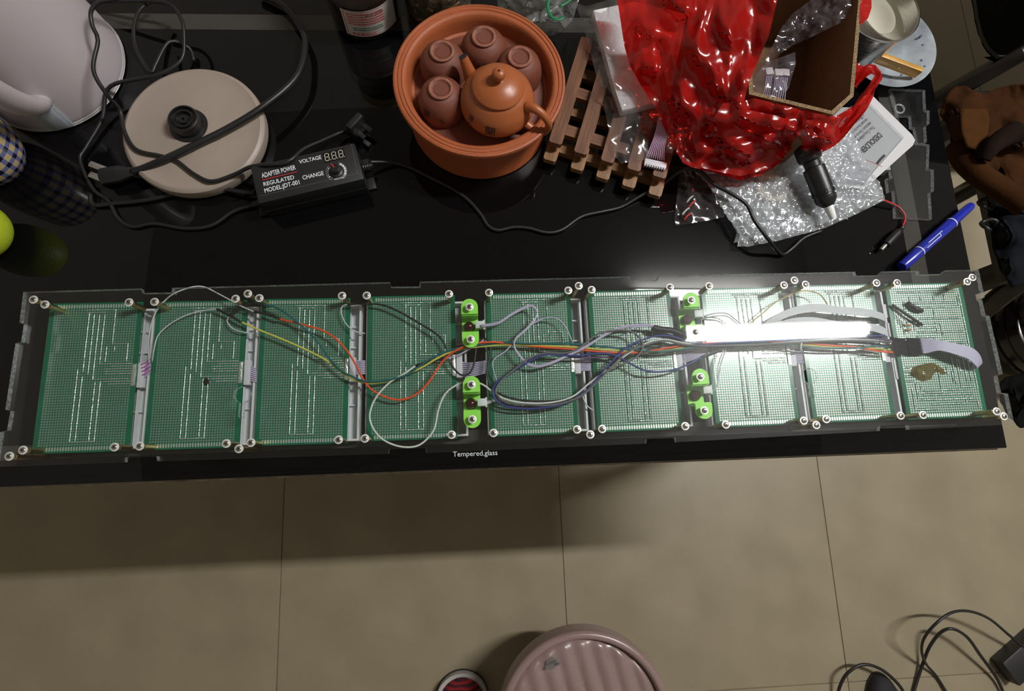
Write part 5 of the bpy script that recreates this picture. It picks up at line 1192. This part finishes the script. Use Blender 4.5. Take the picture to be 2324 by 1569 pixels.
def knit():
    m, nt, N, L = nodes_of('red_black_knit'); b = N['Principled BSDF']; b.inputs['Roughness'].default_value = .85
    t_ = N.new('ShaderNodeTexCoord'); w_ = N.new('ShaderNodeTexWave'); w_.bands_direction = 'Y'; w_.inputs['Scale'].default_value = 38; w_.inputs['Distortion'].default_value = 3; w_.inputs['Detail'].default_value = 3
    L.new(t_.outputs['Object'], w_.inputs['Vector']); r_ = N.new('ShaderNodeValToRGB'); r_.color_ramp.elements[0].color = (0.03, 0.006, 0.012, 1); r_.color_ramp.elements[1].color = (0.30, 0.012, 0.018, 1)
    L.new(w_.outputs['Fac'], r_.inputs[0]); L.new(r_.outputs[0], b.inputs['Base Color']); return m
place('knit_upper', mesh('knit_upper', V, Fc, knit(), True), sh)

# floor cable and its power brick
fc_ = thing('floor_power_supply', 'black power brick with cable loops on the floor at lower right', 'power supply', PF(2300, 1500, 0))
def pfz(l): return [P(a, b, z) for a, b, z in l]
tube('cable', pfz([(1898, 1600, .012), (1904, 1565, .02), (1922, 1530, .035), (1958, 1509, .04), (2000, 1520, .035), (2040, 1555, .02), (2060, 1590, .008)]), .0032, M_BLACK, fc_, 8)
tube('cable', pfz([(2066, 1600, .006), (2080, 1550, .006), (2094, 1508, .012), (2110, 1468, .03), (2135, 1436, .05), (2162, 1428, .06), (2195, 1447, .05), (2225, 1488, .03), (2262, 1540, .012), (2280, 1580, .008)]), .0032, M_BLACK, fc_, 8)
tube('cable', pfz([(2150, 1575, .006), (2125, 1535, .006), (2102, 1508, .02), (2092, 1478, .05), (2098, 1448, .08), (2125, 1415, .10), (2160, 1391, .10), (2200, 1388, .09), (2245, 1405, .07), (2290, 1442, .045), (2330, 1475, .03)]), .0028, M_BLACK, fc_, 8)
Mbk, _ = frame_px((2272, 1505), (2345, 1440), .03); Mbk.translation.z = 0
box('brick', 0, .12, -.055, .0, .0006, .034, M_ADP, fc_, Mbk, .004)
sl = thing('black_slipper', 'black rounded object on the floor under the cable loop', 'slipper', PF(2010, 1570, 0))
c = P(2012, 1592, .02); V, Fc = lathe_geo(smooth_prof([(0, .0006), (.045, .0006), (.050, .006), (.046, .022), (.030, .034), (0, .040)], 4), 40)
for v in V: v.y *= 1.6; v.x *= .75
place('upper', mesh('upper', V, Fc, mat('black_fabric', (0.012, 0.011, 0.013), 0.8), True), sl, Matrix.Translation((c.x, c.y - .030, 0)))
V, Fc = lathe_geo([(0, .0004), (.051, .0004), (.051, .005), (0, .005)], 32)
for v in V: v.y *= 1.6; v.x *= .76
place('sole', mesh('sole', V, Fc, M_BLACK), sl, Matrix.Translation((c.x, c.y - .030, 0)))

# ---- chair with jacket at the right
M_CHAIR = mat('dark_brown_wood', (0.016, 0.011, 0.010), 0.35, var=0.3, scale=15)
chx = thing('wooden_chair', 'dark wooden chair beside the desk with clothes heaped on it', 'chair', (0.98, 0.42, 0))
def bar(name, a, b, r, parent, m=None, flat=.8):
    V, Fc = tube_geo([a, a + (b - a) * .5, b], r, 4, flat=flat); return place(name, bev_mesh(name, (V, Fc), m or M_CHAIR, r * .15, 1), parent)
ZSE = .43
sx0, sx1, sy0, sy1 = .90, 1.22, .27, .63
box('seat', sx0, sx1, sy0, sy1, ZSE - .03, ZSE, M_CHAIR, chx, None, .006)
for (x, y) in ((sx0 + .025, sy0 + .025), (sx1 - .025, sy0 + .025), (sx0 + .025, sy1 - .025), (sx1 - .025, sy1 - .025)):
    bar('leg', Vector((x, y, .0006)), Vector((x, y, ZSE - .03)), .024, chx)
a_, b_ = P(2112, 236, .36), P(2330, 112, .50); bar('side_rail', a_, b_, .020, chx)
a_, b_ = P(2222, 712, .30), P(2340, 616, .43); bar('side_rail', a_, b_, .022, chx)
bar('stretcher', P(2226, 706, .14), P(2330, 676, .14), .010, chx); bar('stretcher', P(2240, 735, .10), P(2330, 742, .10), .012, chx)
for x in (sx1 - .02,):
    for y in (sy0 + .03, sy1 - .03): bar('back_post', Vector((x, y, ZSE)), Vector((x + .05, y, .92)), .022, chx)
for z in (.62, .80): bar('back_slat', Vector((sx1 + .0, sy0 + .03, z)), Vector((sx1 + .0, sy1 - .03, z)), .03, chx, flat=.3)
ck = thing('coat_shade_block', 'black coat in the upper right corner, its unseen bulk added to shade the floor', 'coat', (1.1, .7, .47))
M_COAT = mat('black_cloth', (0.005, 0.006, 0.005), 0.95, var=0.2, spec=0.1)
hem = px_loop([(2234, -20), (2240, 20), (2250, 62), (2265, 90), (2288, 112), (2310, 110)], .50)
coat_o = [(.895, .90)] + hem + [(1.0, .684), (1.40, .690), (1.80, .695), (1.82, 1.22), (1.4, 1.24), (.96, 1.20)]  # unseen bulk beyond the hem is added to shade the floor
V, Fc, _ = prism_geo([coat_o], .47, 1.14)
rn = random.Random(6)
for v in V:
    if v.z > 1: v.x += .02; v.y += .01
place('body', bev_mesh('body', (V, Fc), M_COAT, .010, 2), ck)
V, Fc, _ = prism_geo([[(x, y) for x, y in inset(coat_o if sum(coat_o[i][0] * coat_o[(i + 1) % len(coat_o)][1] - coat_o[(i + 1) % len(coat_o)][0] * coat_o[i][1] for i in range(len(coat_o))) > 0 else coat_o[::-1], -.0015)]], .478, .484)
place('hem_seam', mesh('hem_seam', V, Fc, M_BLACK), ck)
M_JACK = mat('ochre_suede', (0.036, 0.0130, 0.0034), 0.95, spec=0.1, var=0.25, scale=40, bump=0.3, bscale=200)
jk = thing('brown_jacket', 'ochre brown jacket heaped on the chair at the right edge', 'jacket', P(2250, 330, ZSE))
jo = [(2136, 258), (2142, 226), (2158, 204), (2170, 195), (2192, 195), (2212, 206), (2235, 214), (2262, 200), (2300, 192), (2345, 190), (2345, 486), (2318, 470), (2290, 446), (2250, 420), (2215, 392), (2190, 360), (2172, 338), (2158, 322), (2160, 302), (2148, 280)]
jz = [(2136, 258, -.20), (2170, 195, -.19), (2235, 214, -.17), (2345, 190, -.15), (2345, 486, -.20), (2250, 420, -.21), (2190, 360, -.22), (2158, 322, -.24), (2200, 270, -.15), (2250, 300, -.15), (2310, 300, -.13), (2300, 400, -.17), (2230, 250, -.17), (2240, 370, -.17)]
sheet('body', jo, jz, M_JACK, jk, step=7, wrinkle=[(.006, (70, 40), False), (.0018, 24, True)], seed=21, thick=.004)
tube('sleeve', pxz([(2172, 338, -.19), (2196, 372, -.165), (2230, 402, -.155), (2270, 428, -.15), (2330, 470, -.14)], 0), .017, M_JACK, jk, 12)
tube('hem_roll', pxz([(2232, 362, -.14), (2250, 335, -.13), (2275, 315, -.125), (2310, 300, -.12)], 0), .014, mat('dark_lining', (0.014, 0.007, 0.005), 0.95, spec=0.1, var=.3), jk, 10, rfn=lambda t: .7 + .5 * t)
o_ = [(2180, 246), (2240, 246), (2246, 270), (2242, 318), (2220, 340), (2196, 332), (2184, 300)]
sheet('pocket', o_, [(a, b, -.142) for a, b in o_], mat('ochre_pocket', (0.055, 0.021, 0.005), 0.95, spec=0.1, var=.15, scale=60), jk, step=8, wrinkle=[(.003, 30, False)], seed=22, thick=.003)
tj = thing('dark_trousers', 'folded dark blue black trousers under the jacket with lace loops', 'trousers', P(2300, 520, ZSE))
to = [(2240, 418), (2262, 424), (2300, 448), (2345, 480), (2345, 640), (2300, 652), (2268, 610), (2255, 560), (2246, 500)]
sheet('cloth', to, [(a, b, -.24) for a, b in to] + [(2300, 520, -.20), (2300, 600, -.21), (2330, 500, -.20)], mat('blue_black_denim', (0.005, 0.006, 0.009), 0.95, spec=0.15, var=.3), tj, step=8, wrinkle=[(.005, 60, False), (.0015, 22, True)], seed=23, thick=.004)
for (x, y) in ((2232, 412), (2240, 464), (2246, 512)):
    tube('lace_loop', [P(x, y, T - .23) + Vector((.012 * math.cos(a), .010 * math.sin(a), .004 * math.sin(2 * a))) for a in [2 * math.pi * k / 10 for k in range(10)]], .0034, M_BLACK, tj, 6, closed=True)
vs_ = thing('dark_vase', 'glossy black rounded pot standing on the floor at the right edge', 'vase', P(2345, 760, 0))
c = P(2352, 750, .12)
lathe('body', smooth_prof([(0, .0006), (.07, .0006), (.10, .05), (.115, .12), (.105, .19), (.075, .235), (.07, .25), (.062, .25), (.066, .232), (0.0, .18)], 4), mat('glossy_black_glaze', (0.010, 0.008, 0.008), 0.18, rvar=.05), vs_, Matrix.Translation((c.x + .03, c.y, 0)), 48)
for z in (.10, .13, .16): lathe('ring', [(.1145, z), (.1175, z + .002), (.1145, z + .004)], MATS['glossy_black_glaze'], vs_, Matrix.Translation((c.x + .03, c.y, 0)), 48)
bb = thing('black_bag', 'black cloth bag slumped on the floor beyond the panel corner', 'bag', P(2320, 905, 0))
bo_ = [(2268, 872), (2282, 856), (2310, 850), (2345, 838), (2345, 968), (2318, 972), (2292, 948), (2274, 912)]
sheet('cloth', bo_, [(a, b, -.58) for a, b in bo_] + [(2310, 905, -.52), (2335, 905, -.50)], MATS['black_cloth'], bb, step=8, wrinkle=[(.008, 30, True)], seed=25, thick=.004)
